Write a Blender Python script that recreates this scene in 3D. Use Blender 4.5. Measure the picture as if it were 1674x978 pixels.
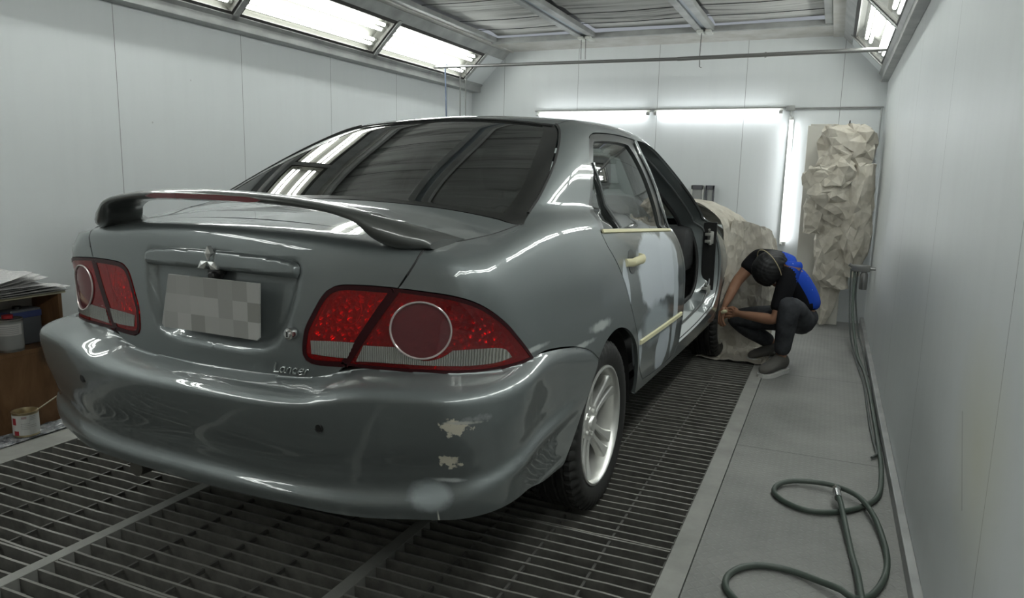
import bpy, bmesh, math, random
import numpy as np
from mathutils import Vector, Matrix
from mathutils.geometry import delaunay_2d_cdt
for o in list(bpy.data.objects): bpy.data.objects.remove(o)
SC=bpy.context.scene; COL=SC.collection
rnd=random.Random(7)
PI=math.pi
# ---------------------------------------------------------------- camera
cam=bpy.data.cameras.new('camera'); camo=bpy.data.objects.new('camera',cam); COL.objects.link(camo)
YAW,PIT,ROL=-0.407025,-0.166251,0.0229406
cam.sensor_width=36.0; cam.lens=1196.6/1674*36.0; cam.clip_start=.02; cam.clip_end=60
_f=Vector((math.sin(YAW)*math.cos(PIT),math.cos(YAW)*math.cos(PIT),math.sin(PIT)))
_r=Vector((math.cos(YAW),-math.sin(YAW),0)); _u=_r.cross(_f)
_c,_s=math.cos(ROL),math.sin(ROL)
r_=_r*_c+_u*_s; u_=-_r*_s+_u*_c
m=Matrix((r_,u_,-_f)).transposed().to_4x4(); m.translation=Vector((0,0,1.181))
camo.matrix_world=m; SC.camera=camo
# ---------------------------------------------------------------- world, exposure
W=bpy.data.worlds.new('world'); SC.world=W; W.use_nodes=True
W.node_tree.nodes['Background'].inputs[0].default_value=(.85,.92,1,1)
W.node_tree.nodes['Background'].inputs[1].default_value=.25
SC.view_settings.view_transform='Standard'; SC.view_settings.look='None'
SC.view_settings.gamma=1; SC.view_settings.exposure=0.4; SC.view_settings.use_curve_mapping=False
TUBE=15.0
WALLTUBE=10.0
# ---------------------------------------------------------------- materials
def mat(name,col=(.5,.5,.5),rough=.5,metal=0,coat=0,spec=.5,**k):
    M=bpy.data.materials.new(name); M.use_nodes=True; nt=M.node_tree
    b=nt.nodes['Principled BSDF']
    b.inputs['Base Color'].default_value=(*col,1); b.inputs['Roughness'].default_value=rough
    b.inputs['Metallic'].default_value=metal; b.inputs['Coat Weight'].default_value=coat
    b.inputs['Coat Roughness'].default_value=k.get('crough',.012)
    b.inputs['Specular IOR Level'].default_value=spec; b.inputs['Coat IOR'].default_value=k.get('cior',1.6)
    return M
def N(M,t,**k):
    n=M.node_tree.nodes.new(t)
    for a,v in k.items():
        if a.startswith('i_'): 
            key=a[2:].replace('_',' '); n.inputs[key].default_value=v
        else: setattr(n,a,v)
    return n
def L(M,a,b): M.node_tree.links.new(a,b)
def bsdf(M): return M.node_tree.nodes['Principled BSDF']
def objco(M,scale=(1,1,1),loc=(0,0,0),rot=(0,0,0)):
    tc=N(M,'ShaderNodeTexCoord'); mp=N(M,'ShaderNodeMapping')
    mp.inputs['Scale'].default_value=scale; mp.inputs['Location'].default_value=loc; mp.inputs['Rotation'].default_value=rot
    L(M,tc.outputs['Object'],mp.inputs[0]); return mp.outputs[0]
def noise(M,co,scale=5,detail=3,rough=.5,dist=0):
    n=N(M,'ShaderNodeTexNoise'); n.inputs['Scale'].default_value=scale; n.inputs['Detail'].default_value=detail
    n.inputs['Roughness'].default_value=rough; n.inputs['Distortion'].default_value=dist
    L(M,co,n.inputs['Vector']); return n.outputs['Fac']
def ramp(M,fac,stops):
    r=N(M,'ShaderNodeValToRGB'); e=r.color_ramp.elements
    while len(e)<len(stops): e.new(.5)
    for el,(p,c) in zip(e,stops): el.position=p; el.color=(*c,1) if len(c)==3 else c
    L(M,fac,r.inputs[0]); return r.outputs[0]
def mixc(M,fac,a,b,mode='MIX'):
    n=N(M,'ShaderNodeMix',data_type='RGBA',blend_type=mode)
    for s,v in ((n.inputs[0],fac),(n.inputs[6],a),(n.inputs[7],b)):
        if hasattr(v,'links') or hasattr(v,'is_linked'): L(M,v,s)
        else: s.default_value=v if not isinstance(v,tuple) or len(v)==4 else (*v,1)
    return n.outputs[2]
def math_(M,op,a,b=None,c=None,clamp=False):
    n=N(M,'ShaderNodeMath',operation=op); n.use_clamp=clamp
    for i,v in enumerate((a,b,c)):
        if v is None: continue
        if hasattr(v,'is_linked'): L(M,v,n.inputs[i])
        else: n.inputs[i].default_value=v
    return n.outputs[0]
def bump(M,h,strength=.3,dist=.01,target=None):
    n=N(M,'ShaderNodeBump'); n.inputs['Strength'].default_value=strength; n.inputs['Distance'].default_value=dist
    L(M,h,n.inputs['Height']); L(M,n.outputs[0],(target or bsdf(M)).inputs['Normal']); return n
def sepxyz(M,co):
    n=N(M,'ShaderNodeSeparateXYZ'); L(M,co,n.inputs[0]); return n.outputs
def box_mask(M,co,c,h,soft=.3,nz=0,nsc=8,ndet=4):
    # soft elliptical stain, edges broken up by noise
    v=N(M,'ShaderNodeVectorMath',operation='SUBTRACT'); L(M,co,v.inputs[0]); v.inputs[1].default_value=c
    d=N(M,'ShaderNodeVectorMath',operation='DIVIDE'); L(M,v.outputs[0],d.inputs[0]); d.inputs[1].default_value=h
    l=N(M,'ShaderNodeVectorMath',operation='LENGTH'); L(M,d.outputs[0],l.inputs[0])
    o=l.outputs['Value']
    if nz: o=math_(M,'ADD',o,math_(M,'MULTIPLY',math_(M,'SUBTRACT',noise(M,co,nsc,ndet,.6),.5),nz))
    mr=N(M,'ShaderNodeMapRange'); L(M,o,mr.inputs[0]); mr.inputs[1].default_value=1; mr.inputs[2].default_value=1-soft
    mr.inputs[3].default_value=0; mr.inputs[4].default_value=1
    return mr.outputs[0]
def paint(name,stains=()):
    M=mat(name,(.20,.215,.212),.34,.5,1.0)
    co=objco(M)
    fl=N(M,'ShaderNodeTexVoronoi'); fl.inputs['Scale'].default_value=900; L(M,co,fl.inputs['Vector'])
    col=mixc(M,math_(M,'MULTIPLY',fl.outputs['Distance'],.35),(.160,.182,.185),(.200,.218,.216))
    dust=noise(M,co,3.0,4)
    rough=math_(M,'MULTIPLY_ADD',dust,.12,.37)
    cw=None
    for (c,h,rgb,nz,nsc,soft) in stains:
        k=box_mask(M,co,c,h,soft,nz,nsc); col=mixc(M,k,col,rgb)
        cw=k if cw is None else math_(M,'MAXIMUM',cw,k)
    L(M,col,bsdf(M).inputs['Base Color'])
    if cw is not None:
        inv=math_(M,'SUBTRACT',1.0,math_(M,'MULTIPLY',cw,.9),clamp=True)
        L(M,inv,bsdf(M).inputs['Coat Weight']); L(M,math_(M,'MULTIPLY',inv,.5),bsdf(M).inputs['Metallic'])
        rough=math_(M,'MAXIMUM',rough,math_(M,'MULTIPLY',cw,.6))
    L(M,rough,bsdf(M).inputs['Roughness'])
    return M
def emis(name,col,s):
    M=mat(name,col,.5); bsdf(M).inputs['Emission Color'].default_value=(*col,1); bsdf(M).inputs['Emission Strength'].default_value=s; return M
def thin_glass(name,tint,glossy=.03,rough=.0,ior=1.5,opaque=None,of=0):
    # thin sheet: tinted see-through plus fresnel reflection
    M=bpy.data.materials.new(name); M.use_nodes=True; nt=M.node_tree; nt.nodes.clear()
    out=nt.nodes.new('ShaderNodeOutputMaterial'); t=nt.nodes.new('ShaderNodeBsdfTransparent'); t.inputs[0].default_value=(*tint,1)
    g=nt.nodes.new('ShaderNodeBsdfGlossy'); g.inputs['Roughness'].default_value=rough
    fr=nt.nodes.new('ShaderNodeFresnel'); ge=nt.nodes.new('ShaderNodeNewGeometry'); mr=nt.nodes.new('ShaderNodeMapRange'); L(M,ge.outputs['Backfacing'],mr.inputs[0]); mr.inputs[3].default_value=ior; mr.inputs[4].default_value=1/ior; L(M,mr.outputs[0],fr.inputs[0])
    ad=nt.nodes.new('ShaderNodeMath'); ad.operation='ADD'; ad.use_clamp=True; L(M,fr.outputs[0],ad.inputs[0]); ad.inputs[1].default_value=glossy
    base=t.outputs[0]
    if opaque:
        d=nt.nodes.new('ShaderNodeBsdfDiffuse'); d.inputs[0].default_value=(*opaque,1); m0=nt.nodes.new('ShaderNodeMixShader'); m0.inputs[0].default_value=of
        L(M,t.outputs[0],m0.inputs[1]); L(M,d.outputs[0],m0.inputs[2]); base=m0.outputs[0]
    mx=nt.nodes.new('ShaderNodeMixShader'); L(M,ad.outputs[0],mx.inputs[0]); L(M,base,mx.inputs[1]); L(M,g.outputs[0],mx.inputs[2]); L(M,mx.outputs[0],out.inputs[0])
    return M
# ---------------------------------------------------------------- object helpers
def tag(o,label=None,cat=None,group=None,kind=None):
    if label: o['label']=label
    if cat: o['category']=cat
    if group: o['group']=group
    if kind: o['kind']=kind
    return o
def empty(name,loc=(0,0,0),rz=0,label=None,cat=None,group=None):
    o=bpy.data.objects.new(name,None); COL.objects.link(o); o.location=loc; o.rotation_euler=(0,0,rz); o.empty_display_size=.1
    return tag(o,label,cat,group)
def link(name,me,mats,parent=None,smooth=False):
    if not isinstance(mats,(list,tuple)): mats=[mats]
    for m_ in mats: me.materials.append(m_)
    if smooth:
        for p in me.polygons: p.use_smooth=True
    o=bpy.data.objects.new(name,me); COL.objects.link(o)
    if parent: o.parent=parent
    return o
def pmesh(name,V,Fc,mats,parent=None,smooth=False,idx=None):
    me=bpy.data.meshes.new(name); me.from_pydata([tuple(map(float,v)) for v in V],[],[tuple(map(int,f)) for f in Fc]); me.update()
    if idx is not None:
        for p,i in zip(me.polygons,idx): p.material_index=int(i)
    return link(name,me,mats,parent,smooth)
class MB:
    # collects shapes into one mesh
    def __init__(s): s.V=[];s.F=[];s.I=[];s.cur=0
    def add(s,V,Fc,mi=None):
        n=len(s.V); s.V+= [tuple(v) for v in V]; s.F+=[tuple(i+n for i in f) for f in Fc]; s.I+=[s.cur if mi is None else mi]*len(Fc); return s
    def box(s,x0,x1,y0,y1,z0,z1,mi=None,bev=0,M4=None):
        bm=bmesh.new(); bmesh.ops.create_cube(bm,size=1)
        for v in bm.verts: v.co=Vector((x0+(v.co.x+.5)*(x1-x0),y0+(v.co.y+.5)*(y1-y0),z0+(v.co.z+.5)*(z1-z0)))
        if bev: bmesh.ops.bevel(bm,geom=list(bm.edges)+list(bm.verts),offset=bev,segments=2,affect='EDGES',profile=.5)
        if M4 is not None: bm.transform(M4)
        bm.verts.index_update()
        s.add([v.co[:] for v in bm.verts],[[v.index for v in f.verts] for f in bm.faces],mi); bm.free(); return s
    def tube(s,pts,r,n=10,mi=None,caps=True,closed=False):
        P=[Vector(p) for p in pts]; k=len(P); R=r if isinstance(r,(list,tuple)) else [r]*k
        T=[]
        for i in range(k):
            a=P[(i-1)%k] if (closed or i>0) else P[i]; b=P[(i+1)%k] if (closed or i<k-1) else P[i]
            T.append((b-a).normalized())
        ref=Vector((0,0,1)) if abs(T[0].z)<.9 else Vector((1,0,0))
        nn=(ref-T[0]*ref.dot(T[0])).normalized(); V=[];Fc=[]
        for i in range(k):
            nn=(nn-T[i]*nn.dot(T[i])).normalized(); b=T[i].cross(nn)
            for j in range(n):
                a=2*PI*j/n; V.append(P[i]+(nn*math.cos(a)+b*math.sin(a))*R[i])
        for i in range(k if closed else k-1):
            for j in range(n):
                i2=(i+1)%k; Fc.append((i*n+j,i*n+(j+1)%n,i2*n+(j+1)%n,i2*n+j))
        if caps and not closed: Fc.append(tuple(range(n-1,-1,-1))); Fc.append(tuple((k-1)*n+j for j in range(n)))
        return s.add(V,Fc,mi)
    def lathe(s,prof,n=32,axis='Z',c=(0,0,0),mi=None,caps=False):
        V=[];Fc=[]; k=len(prof)
        for (r,h) in prof:
            for j in range(n):
                a=2*PI*j/n; p=(r*math.cos(a),r*math.sin(a),h)
                if axis=='X': p=(h,r*math.cos(a),r*math.sin(a))
                if axis=='Y': p=(r*math.sin(a),h,r*math.cos(a))
                V.append((p[0]+c[0],p[1]+c[1],p[2]+c[2]))
        for i in range(k-1):
            for j in range(n): Fc.append((i*n+j,i*n+(j+1)%n,(i+1)*n+(j+1)%n,(i+1)*n+j))
        if caps: Fc.append(tuple(range(n-1,-1,-1))); Fc.append(tuple((k-1)*n+j for j in range(n)))
        return s.add(V,Fc,mi)
    def build(s,name,mats,parent=None,smooth=False):
        o=pmesh(name,s.V,s.F,mats,parent,False,s.I)
        if smooth:
            me=o.data
            for p in me.polygons: p.use_smooth=True
            bm=bmesh.new(); bm.from_mesh(me)
            bmesh.ops.recalc_face_normals(bm,faces=bm.faces)
            for e in bm.edges:
                if len(e.link_faces)==2 and e.calc_face_angle(0)>math.radians(38): e.smooth=False
            bm.to_mesh(me); bm.free()
        return o
def catmull(P,step=.02,closed=False,per=None):
    P=[np.array(p,float) for p in P]; n=len(P); out=[]
    if n==2 and not closed:
        k=max(1,int(np.linalg.norm(P[1]-P[0])/step)); return [P[0]+(P[1]-P[0])*i/k for i in range(k)]+[P[1]]
    for i in range(n if closed else n-1):
        p0=P[i-1] if (closed or i>0) else 2*P[0]-P[1]; p1=P[i]; p2=P[(i+1)%n]; p3=P[(i+2)%n] if (closed or i+2<n) else 2*P[-1]-P[-2]
        k=per or max(1,int(np.linalg.norm(p2-p1)/step))
        for j in range(k):
            t=j/k; out.append(.5*((2*p1)+(-p0+p2)*t+(2*p0-5*p1+4*p2-p3)*t*t+(-p0+3*p1-3*p2+p3)*t**3))
    if not closed: out.append(P[-1])
    return out
def prism(poly,z0,z1):
    n=len(poly); V=[(x,y,z0) for x,y in poly]+[(x,y,z1) for x,y in poly]
    return V,[tuple(range(n-1,-1,-1)),tuple(range(n,2*n))]+[(i,(i+1)%n,n+(i+1)%n,n+i) for i in range(n)]
# ---------------------------------------------------------------- car body surface (metres, car axes: x right, y forward from rear axle, z up)
def smax(a,b,k):
    h=np.maximum(k-np.abs(a-b),0)/k
    return np.maximum(a,b)+h*h*k*.25
def smin(a,b,k): return -smax(-a,-b,k)
def sstep(x,a,b):
    t=np.clip((x-a)/(b-a),0,1); return t*t*(3-2*t)
def _tab(xs,ys):
    # smooth C1 (monotone-ish cubic) table lookup
    xs=np.array(xs,float);ys=np.array(ys,float)
    d=np.diff(ys)/np.diff(xs); m=np.zeros_like(ys); m[1:-1]=(d[:-1]*np.diff(xs)[1:]+d[1:]*np.diff(xs)[:-1])/(xs[2:]-xs[:-2])
    m[0]=d[0];m[-1]=d[-1]
    def f(x):
        x=np.clip(x,xs[0],xs[-1]); i=np.clip(np.searchsorted(xs,x,side='right')-1,0,len(xs)-2)
        hh=xs[i+1]-xs[i]; t=(x-xs[i])/hh
        return ys[i]*(2*t**3-3*t**2+1)+hh*m[i]*(t**3-2*t*t+t)+ys[i+1]*(3*t*t-2*t**3)+hh*m[i+1]*(t**3-t*t)
    return f
W0=_tab([-1.2,-.6,-.1,.5,1.3,2.0,2.6,3.1,3.6],[.800,.828,.842,.85,.853,.85,.842,.815,.74])
TZ=_tab([.1,.2,.32,.45,.58,.70,.80,.90,.98,1.06,1.2],[-.09,-.055,-.022,-.006,0,-.005,-.016,-.036,-.062,-.095,-.16])
HS=_tab([-1.3,-.95,-.6,-.3,0,.3,.8,1.4,2.2,2.6,3.0,3.3,3.6],[1.015,1.03,1.062,1.086,1.085,1.055,1.02,.99,.975,.93,.88,.80,.66])
RG=_tab([.2,.4,.55,.64,.69,.80,.90,.95,1.0,1.03,1.2],[-.93,-.96,-.975,-.98,-.982,-.977,-.965,-.957,-.945,-.935,-.88])
KC=_tab([.2,.6,.72,.85,.95,1.02,1.2],[.17,.18,.23,.17,.09,.06,.06])
HR=_tab([-.5,.0,.34,.7,1.0,1.3,1.6,2.0],[1.35,1.40,1.432,1.449,1.452,1.435,1.395,1.31])
KB=_tab([-1,-.1,.25,.6,3],[.13,.13,.09,.03,.03])
def F(x,y,z):
    ax=np.abs(x)
    ds=ax-W0(y)-TZ(z)
    dr=RG(z)+.15*ax*ax-y
    dt=z-(HS(y)-.12*ax*ax*sstep(y,1.0,-.2)-.05*ax*ax*sstep(y,-.2,1.0))
    tub=smax(smax(dr,dt,.035),ds,KC(z)+.06*sstep(y,-.8,-.4)*0)
    tub=smax(tub,y-(3.42-.22*ax*ax-.35*(z-.5)**2),.25)
    gs=ax-(.762+.012*sstep(y,.6,1.4)-.25*(z-.95)-.42*(z-.95)**2-.035*((y-1.0)/1.2)**2)
    gr=z-(HR(y)-.10*ax*ax)
    rg=-(y-.33)*.391+(z-1.405)*.920-.012*np.sin(np.clip((z-1.09)/.31,0,1)*np.pi)+.08*ax*ax
    ws=(y-1.50)*.40+(z-1.375)*.917+.10*ax*ax
    gh=smax(smax(smax(gr,rg,.05),ws,.06),gs,.08)
    gh=smax(gh,.90-z,.10)
    return smin(tub,gh,.012+KB(y)*sstep(ax,.60,.78))
_SZ=_tab([0,.20,.28,.335,.37,.41,.45,.52,.6,.7,.824,.881,.954,1.03,1.11,1.21,1.29,1.5],[.640,.641,.645,.654,.666,.679,.687,.691,.6915,.691,.692,.694,.684,.670,.653,.620,.577,.45])
_SO=_tab([0,.5,.64,.75,.85,.95,1.1,1.25,1.4],[.112,.105,.088,.058,.032,.018,.008,.003,.003])
_RISE=_tab([0,.42,.6,.74,.95,1.1],[0,0,.038,.085,.10,.11])
BP=_tab([.2,.285,.300,.33,.362,.384,.43,.52,.60,.70],[-.10,-.026,-.004,.001,.000,-.017,-.021,-.009,0,0])
def UU(ax,y):
    yy=np.maximum(-.15-y,0); return np.where(y<-.15,.8*np.arctan2(ax,yy),.8*np.pi/2+(y+.15))
def FB(x,y,z):
    ax=np.abs(x); U=UU(ax,y); o=_SO(U); zs=_SZ(U)
    t=np.clip((zs-z)/.055,0,1)
    prof=1-(1-t)**3.2
    zz=z-_RISE(U)*sstep(z,.32,.44)
    crease=BP(zz)*sstep(U,1.20,.80)
    crease=crease-.020*sstep(z,.54,.32)*sstep(U,.35,.62)*sstep(U,1.15,.70)
    zq=np.minimum(z,.685); zq=zq+(np.maximum(zq,.42)-zq)*sstep(U,.5,1.0)
    return F(x,y,zq)-o*prof+.003*(1-prof)-crease
Y0P,Y1P,ZC=-.15,2.72,.75
def to_dom(p,kind):
    x,y,z=p[...,0],p[...,1],p[...,2]
    if kind=='T': return np.stack([x,y],-1)
    if kind=='S': return np.stack([y,z],-1)
    if kind=='E': return np.stack([x,z],-1)
    zc=.38 if kind=='B' else ZC
    yy=np.clip(y,Y0P,Y1P)
    u=np.where(y<Y0P,.8*np.arctan2(x,Y0P-y),np.where(y>Y1P,.8*PI/2+(Y1P-Y0P)+.8*np.arctan2(y-Y1P,x),.8*PI/2+(y-Y0P)))
    r=np.hypot(x,y-yy); return np.stack([u,.8*np.arctan2(z-zc,r)],-1)
def from_dom(q,kind,Fn):
    a,b=q[:,0],q[:,1]; n=len(a); z0=np.zeros(n)
    if kind=='T': O=np.stack([a,b,z0+.4],-1); D=np.tile([0,0,1.],(n,1)); tm=1.4
    elif kind=='S': O=np.stack([z0,a,b],-1); D=np.tile([1.,0,0],(n,1)); tm=1.2
    elif kind=='E': O=np.stack([a,z0-.5,b],-1); D=np.tile([0,-1.,0],(n,1)); tm=1.0
    else:
        A=.8*PI/2; side=Y1P-Y0P
        ph=np.where(a<A,a/.8,np.where(a>A+side,PI/2+(a-A-side)/.8,PI/2)); y=np.clip(Y0P+a-A,Y0P,Y1P)
        ps=b/.8; O=np.stack([z0,y,z0+(.38 if kind=='B' else ZC)],-1)
        D=np.stack([np.cos(ps)*np.sin(ph),-np.cos(ps)*np.cos(ph),np.sin(ps)],-1); tm=1.6
    f=lambda t:Fn(*(O+t[:,None]*D).T)
    K=90; lo=z0.copy(); hi=z0+tm; done=np.zeros(n,bool); prev=z0+tm
    for k in range(1,K+1):
        t=z0+tm*(1-k/K); v=f(t); new=(v<0)&~done
        lo=np.where(new,t,lo); hi=np.where(new,prev,hi); done|=new; prev=t
        if done.all(): break
    for _ in range(22):
        mid=(lo+hi)/2; v=f(mid); lo=np.where(v<0,mid,lo); hi=np.where(v<0,hi,mid)
    return O+((lo+hi)/2)[:,None]*D
def grad(P,Fn,e=2e-3):
    g=np.stack([Fn(P[:,0]+e,P[:,1],P[:,2])-Fn(P[:,0]-e,P[:,1],P[:,2]),Fn(P[:,0],P[:,1]+e,P[:,2])-Fn(P[:,0],P[:,1]-e,P[:,2]),Fn(P[:,0],P[:,1],P[:,2]+e)-Fn(P[:,0],P[:,1],P[:,2]-e)],-1)
    return g/np.maximum(np.linalg.norm(g,axis=1,keepdims=True),1e-9)
def inpoly(Q,poly):
    x,y=Q[:,0],Q[:,1]; c=np.zeros(len(Q),bool); X,Y=poly[:,0],poly[:,1]; j=len(poly)-1
    for i in range(len(poly)):
        if Y[i]!=Y[j]:
            m=((Y[i]>y)!=(Y[j]>y))&(x<(X[j]-X[i])*(y-Y[i])/(Y[j]-Y[i])+X[i]); c^=m
        j=i
    return c
def dpoly(Q,poly):
    d=np.full(len(Q),9.)
    for i in range(len(poly)):
        a=poly[i-1]; b=poly[i]; ab=b-a; L2=max((ab**2).sum(),1e-12)
        t=np.clip(((Q-a)@ab)/L2,0,1); d=np.minimum(d,np.linalg.norm(Q-(a+t[:,None]*ab),axis=1))
    return d
def resample(poly,step):
    out=[]
    for i in range(len(poly)):
        a=poly[i]; b=poly[(i+1)%len(poly)]; l=np.linalg.norm(b-a); k=max(1,int(round(l/step)))
        for j in range(k): out.append(a+(b-a)*j/k)
    return np.array(out)
def outline3(segs,step=.015):
    # each run of points is smoothed; corners stay where runs meet
    out=[]
    for s in segs: out+=catmull(s,step)
    res=[out[0]]
    for p in out[1:]:
        if np.linalg.norm(p-res[-1])>1e-3: res.append(p)
    if np.linalg.norm(res[0]-res[-1])<1e-3: res.pop()
    return np.array(res)
def patch(name,segs,mats,parent,kind='P',Fn=None,holes=(),res=.02,depth=.014,off=0.0,mirror=None,pillow=None,rawpoly=None,gap=.002,onlymir=False,extra=None):
    """panel cut from the body surface; mirror: None | 'join' (both halves in one mesh)"""
    Fn=Fn or F
    rs=min(res,.016)
    dom=resample(to_dom(outline3(segs,rs),kind),rs) if rawpoly is None else rawpoly
    hs=[resample(to_dom(outline3(h,rs),kind),rs) for h in holes]
    if gap:
        def shr(lp,sg):
            A=((lp[:,0]*np.roll(lp[:,1],-1)-np.roll(lp[:,0],-1)*lp[:,1]).sum())
            t=np.roll(lp,-1,0)-np.roll(lp,1,0); t/=np.maximum(np.linalg.norm(t,axis=1,keepdims=True),1e-9)
            nn=np.stack([-t[:,1],t[:,0]],-1)*(1 if A>0 else -1)
            q=lp+nn*gap*sg
            if mirror=='join':
                um=.8*PI+(Y1P-Y0P)
                q[lp[:,0]<1e-4,0]=0
                if kind=='P': q[lp[:,0]>um-1e-4,0]=um
            return q
        dom=shr(dom,1); hs=[shr(h,-1) for h in hs]
    loops=[dom]+hs
    pts=[];edges=[]
    for lp in loops:
        k=len(pts); pts+=[Vector(p) for p in lp]; edges+=[(k+i,k+(i+1)%len(lp)) for i in range(len(lp))]
    mn=dom.min(0); mx=dom.max(0)
    gx,gy=np.meshgrid(np.arange(mn[0]+res*.5,mx[0],res),np.arange(mn[1]+res*.5,mx[1],res))
    gx=gx+(np.arange(gx.shape[0])%2)[:,None]*res*.5
    G=np.stack([gx.ravel(),gy.ravel()],-1); ok=inpoly(G,dom)
    for h in hs: ok&=~inpoly(G,h)
    G=G[ok]
    for lp in loops:
        if len(G): G=G[dpoly(G,lp)>res*.45]
    pts+=[Vector(p) for p in G]
    r=delaunay_2d_cdt(pts,edges,[],0,1e-6)
    Q=np.array([tuple(v) for v in r[0]]); T=np.array([f for f in r[2] if len(f)==3],int)
    cen=Q[T].mean(1); ok=inpoly(cen,dom)
    for h in hs: ok&=~inpoly(cen,h)
    T=T[ok]; used=np.unique(T); mp=-np.ones(len(Q),int); mp[used]=np.arange(len(used)); Q=Q[used]; T=mp[T]
    P=from_dom(Q,kind,Fn); n=grad(P,Fn)
    o_=off
    if pillow:
        h_,w_=pillow; t=np.clip(dpoly(Q,dom)/w_,0,1); o_=off+h_*np.sqrt(np.clip(1-(1-t)**2,0,1))-h_*.0
        if extra is not None: o_=o_+extra(P)
    elif extra is not None: o_=off+extra(P)
    P=P+n*(o_[:,None] if isinstance(o_,np.ndarray) else o_)
    # orient
    a,b,c=P[T[:,0]],P[T[:,1]],P[T[:,2]]; fn=np.cross(b-a,c-a); fl=(fn*n[T[:,0]]).sum(1)<0; T[fl]=T[fl][:,::-1]
    if pillow or extra is not None:
        acc=np.zeros_like(P); a,b,c=P[T[:,0]],P[T[:,1]],P[T[:,2]]; fn=np.cross(b-a,c-a)
        for k in range(3): np.add.at(acc,T[:,k],fn)
        n=acc/np.maximum(np.linalg.norm(acc,axis=1,keepdims=True),1e-12)
    if mirror=='join':
        ctr=np.abs(P[:,0])<2e-3; P[ctr,0]=0; n[ctr,0]=0; n/=np.linalg.norm(n,axis=1,keepdims=True)
        mi=np.where(ctr,np.arange(len(P)),0); k=(~ctr).sum(); mi[~ctr]=len(P)+np.arange(k)
        P2=P[~ctr]*[-1,1,1]; n2=n[~ctr]*[-1,1,1]; T2=mi[T][:,::-1]
        P=np.vstack([P,P2]); n=np.vstack([n,n2]); T=np.vstack([T,T2])
    def make(P,n,T,nm):
        # border skirt turned inwards
        E={}
        for f in T:
            for i in range(3):
                e=(f[i],f[(i+1)%3]); E[e]=1
        B=[e for e in E if (e[1],e[0]) not in E]
        V=list(P); base=len(V); Fc=[tuple(f) for f in T]
        LN=[tuple(n[i]) for f in T for i in f]
        inner={}
        for a_,b_ in B:
            for i in (a_,b_):
                if i not in inner: inner[i]=len(V); V.append(P[i]-n[i]*depth)
        dup={}
        for a_,b_ in B:
            for i in (a_,b_):
                if i not in dup: dup[i]=len(V); V.append(P[i])
        for a_,b_ in B:
            q=(dup[b_],dup[a_],inner[a_],inner[b_]); v=[np.array(V[i]) for i in q]
            fn_=np.cross(v[1]-v[0],v[2]-v[0]); fn_=fn_/max(np.linalg.norm(fn_),1e-9); Fc.append(q); LN+=[tuple(fn_)]*4
        me=bpy.data.meshes.new(nm); me.from_pydata([tuple(map(float,v)) for v in V],[],[tuple(int(i) for i in f) for f in Fc]); me.update()
        for p in me.polygons: p.use_smooth=True
        me.normals_split_custom_set(LN)
        return link(nm,me,mats,parent)
    if onlymir:
        return make(P*[-1,1,1],n*[-1,1,1],T[:,::-1],name)
    return make(P,n,T,name)
def both(name,segs,mats,parent,**k):
    a=patch(name,segs,mats,parent,**k); b=patch(name,segs,mats,parent,onlymir=True,**k); return a,b
def surf(pts,kind='P',Fn=None,off=0,side=1):
    # put rough points exactly onto the body surface
    Fn=Fn or F; P=np.array(pts,float); q=from_dom(to_dom(P,kind),kind,Fn); n=grad(q,Fn); q=q+n*off
    return q*[side,1,1],n*[side,1,1]
# ---------------------------------------------------------------- the booth
XL,XR,YB,YF=-3.45,.327,6.86,-1.7
def lines(M,co,axis,period,phase,width):
    s=sepxyz(M,co)[axis]; a=math_(M,'FRACT',math_(M,'DIVIDE',math_(M,'SUBTRACT',s,phase),period)); a=math_(M,'ABSOLUTE',math_(M,'SUBTRACT',a,.5))
    return math_(M,'GREATER_THAN',a,.5-width/period/2)
def wall_mat(name,axis,period,phase,base=(.70,.73,.735),rough=.38,extra=None):
    M=mat(name,base,rough,0,0,.45); co=objco(M)
    n1=noise(M,co,.9,4,.6); n2=noise(M,objco(M,(6,6,.6)),2.2,4,.6)
    c=mixc(M,math_(M,'MULTIPLY',n1,.35),base,tuple(x*.86 for x in base)); c=mixc(M,math_(M,'MULTIPLY',math_(M,'SUBTRACT',n2,.45,clamp=True),.6),c,tuple(x*.82 for x in base))
    ln=lines(M,co,axis,period,phase,.004); c=mixc(M,ln,c,(.26,.27,.27))
    sp=N(M,'ShaderNodeTexVoronoi'); sp.inputs['Scale'].default_value=7; L(M,co,sp.inputs['Vector'])
    dot=math_(M,'MULTIPLY',math_(M,'LESS_THAN',sp.outputs['Distance'],.035),math_(M,'GREATER_THAN',noise(M,co,1.7,2),.55)); c=mixc(M,math_(M,'MULTIPLY',dot,.5),c,(.3,.3,.3))
    if extra: c=extra(M,co,c)
    L(M,c,bsdf(M).inputs['Base Color'])
    big=math_(M,'MULTIPLY',noise(M,objco(M,(1,1,.35)),1.3,2),1.0); sm=lines(M,co,axis,period,phase,.010)
    h=math_(M,'SUBTRACT',big,math_(M,'MULTIPLY',sm,.25)); bump(M,h,.35,.012)
    L(M,math_(M,'MULTIPLY_ADD',n1,.25,rough-.1),bsdf(M).inputs['Roughness'])
    return M
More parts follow.
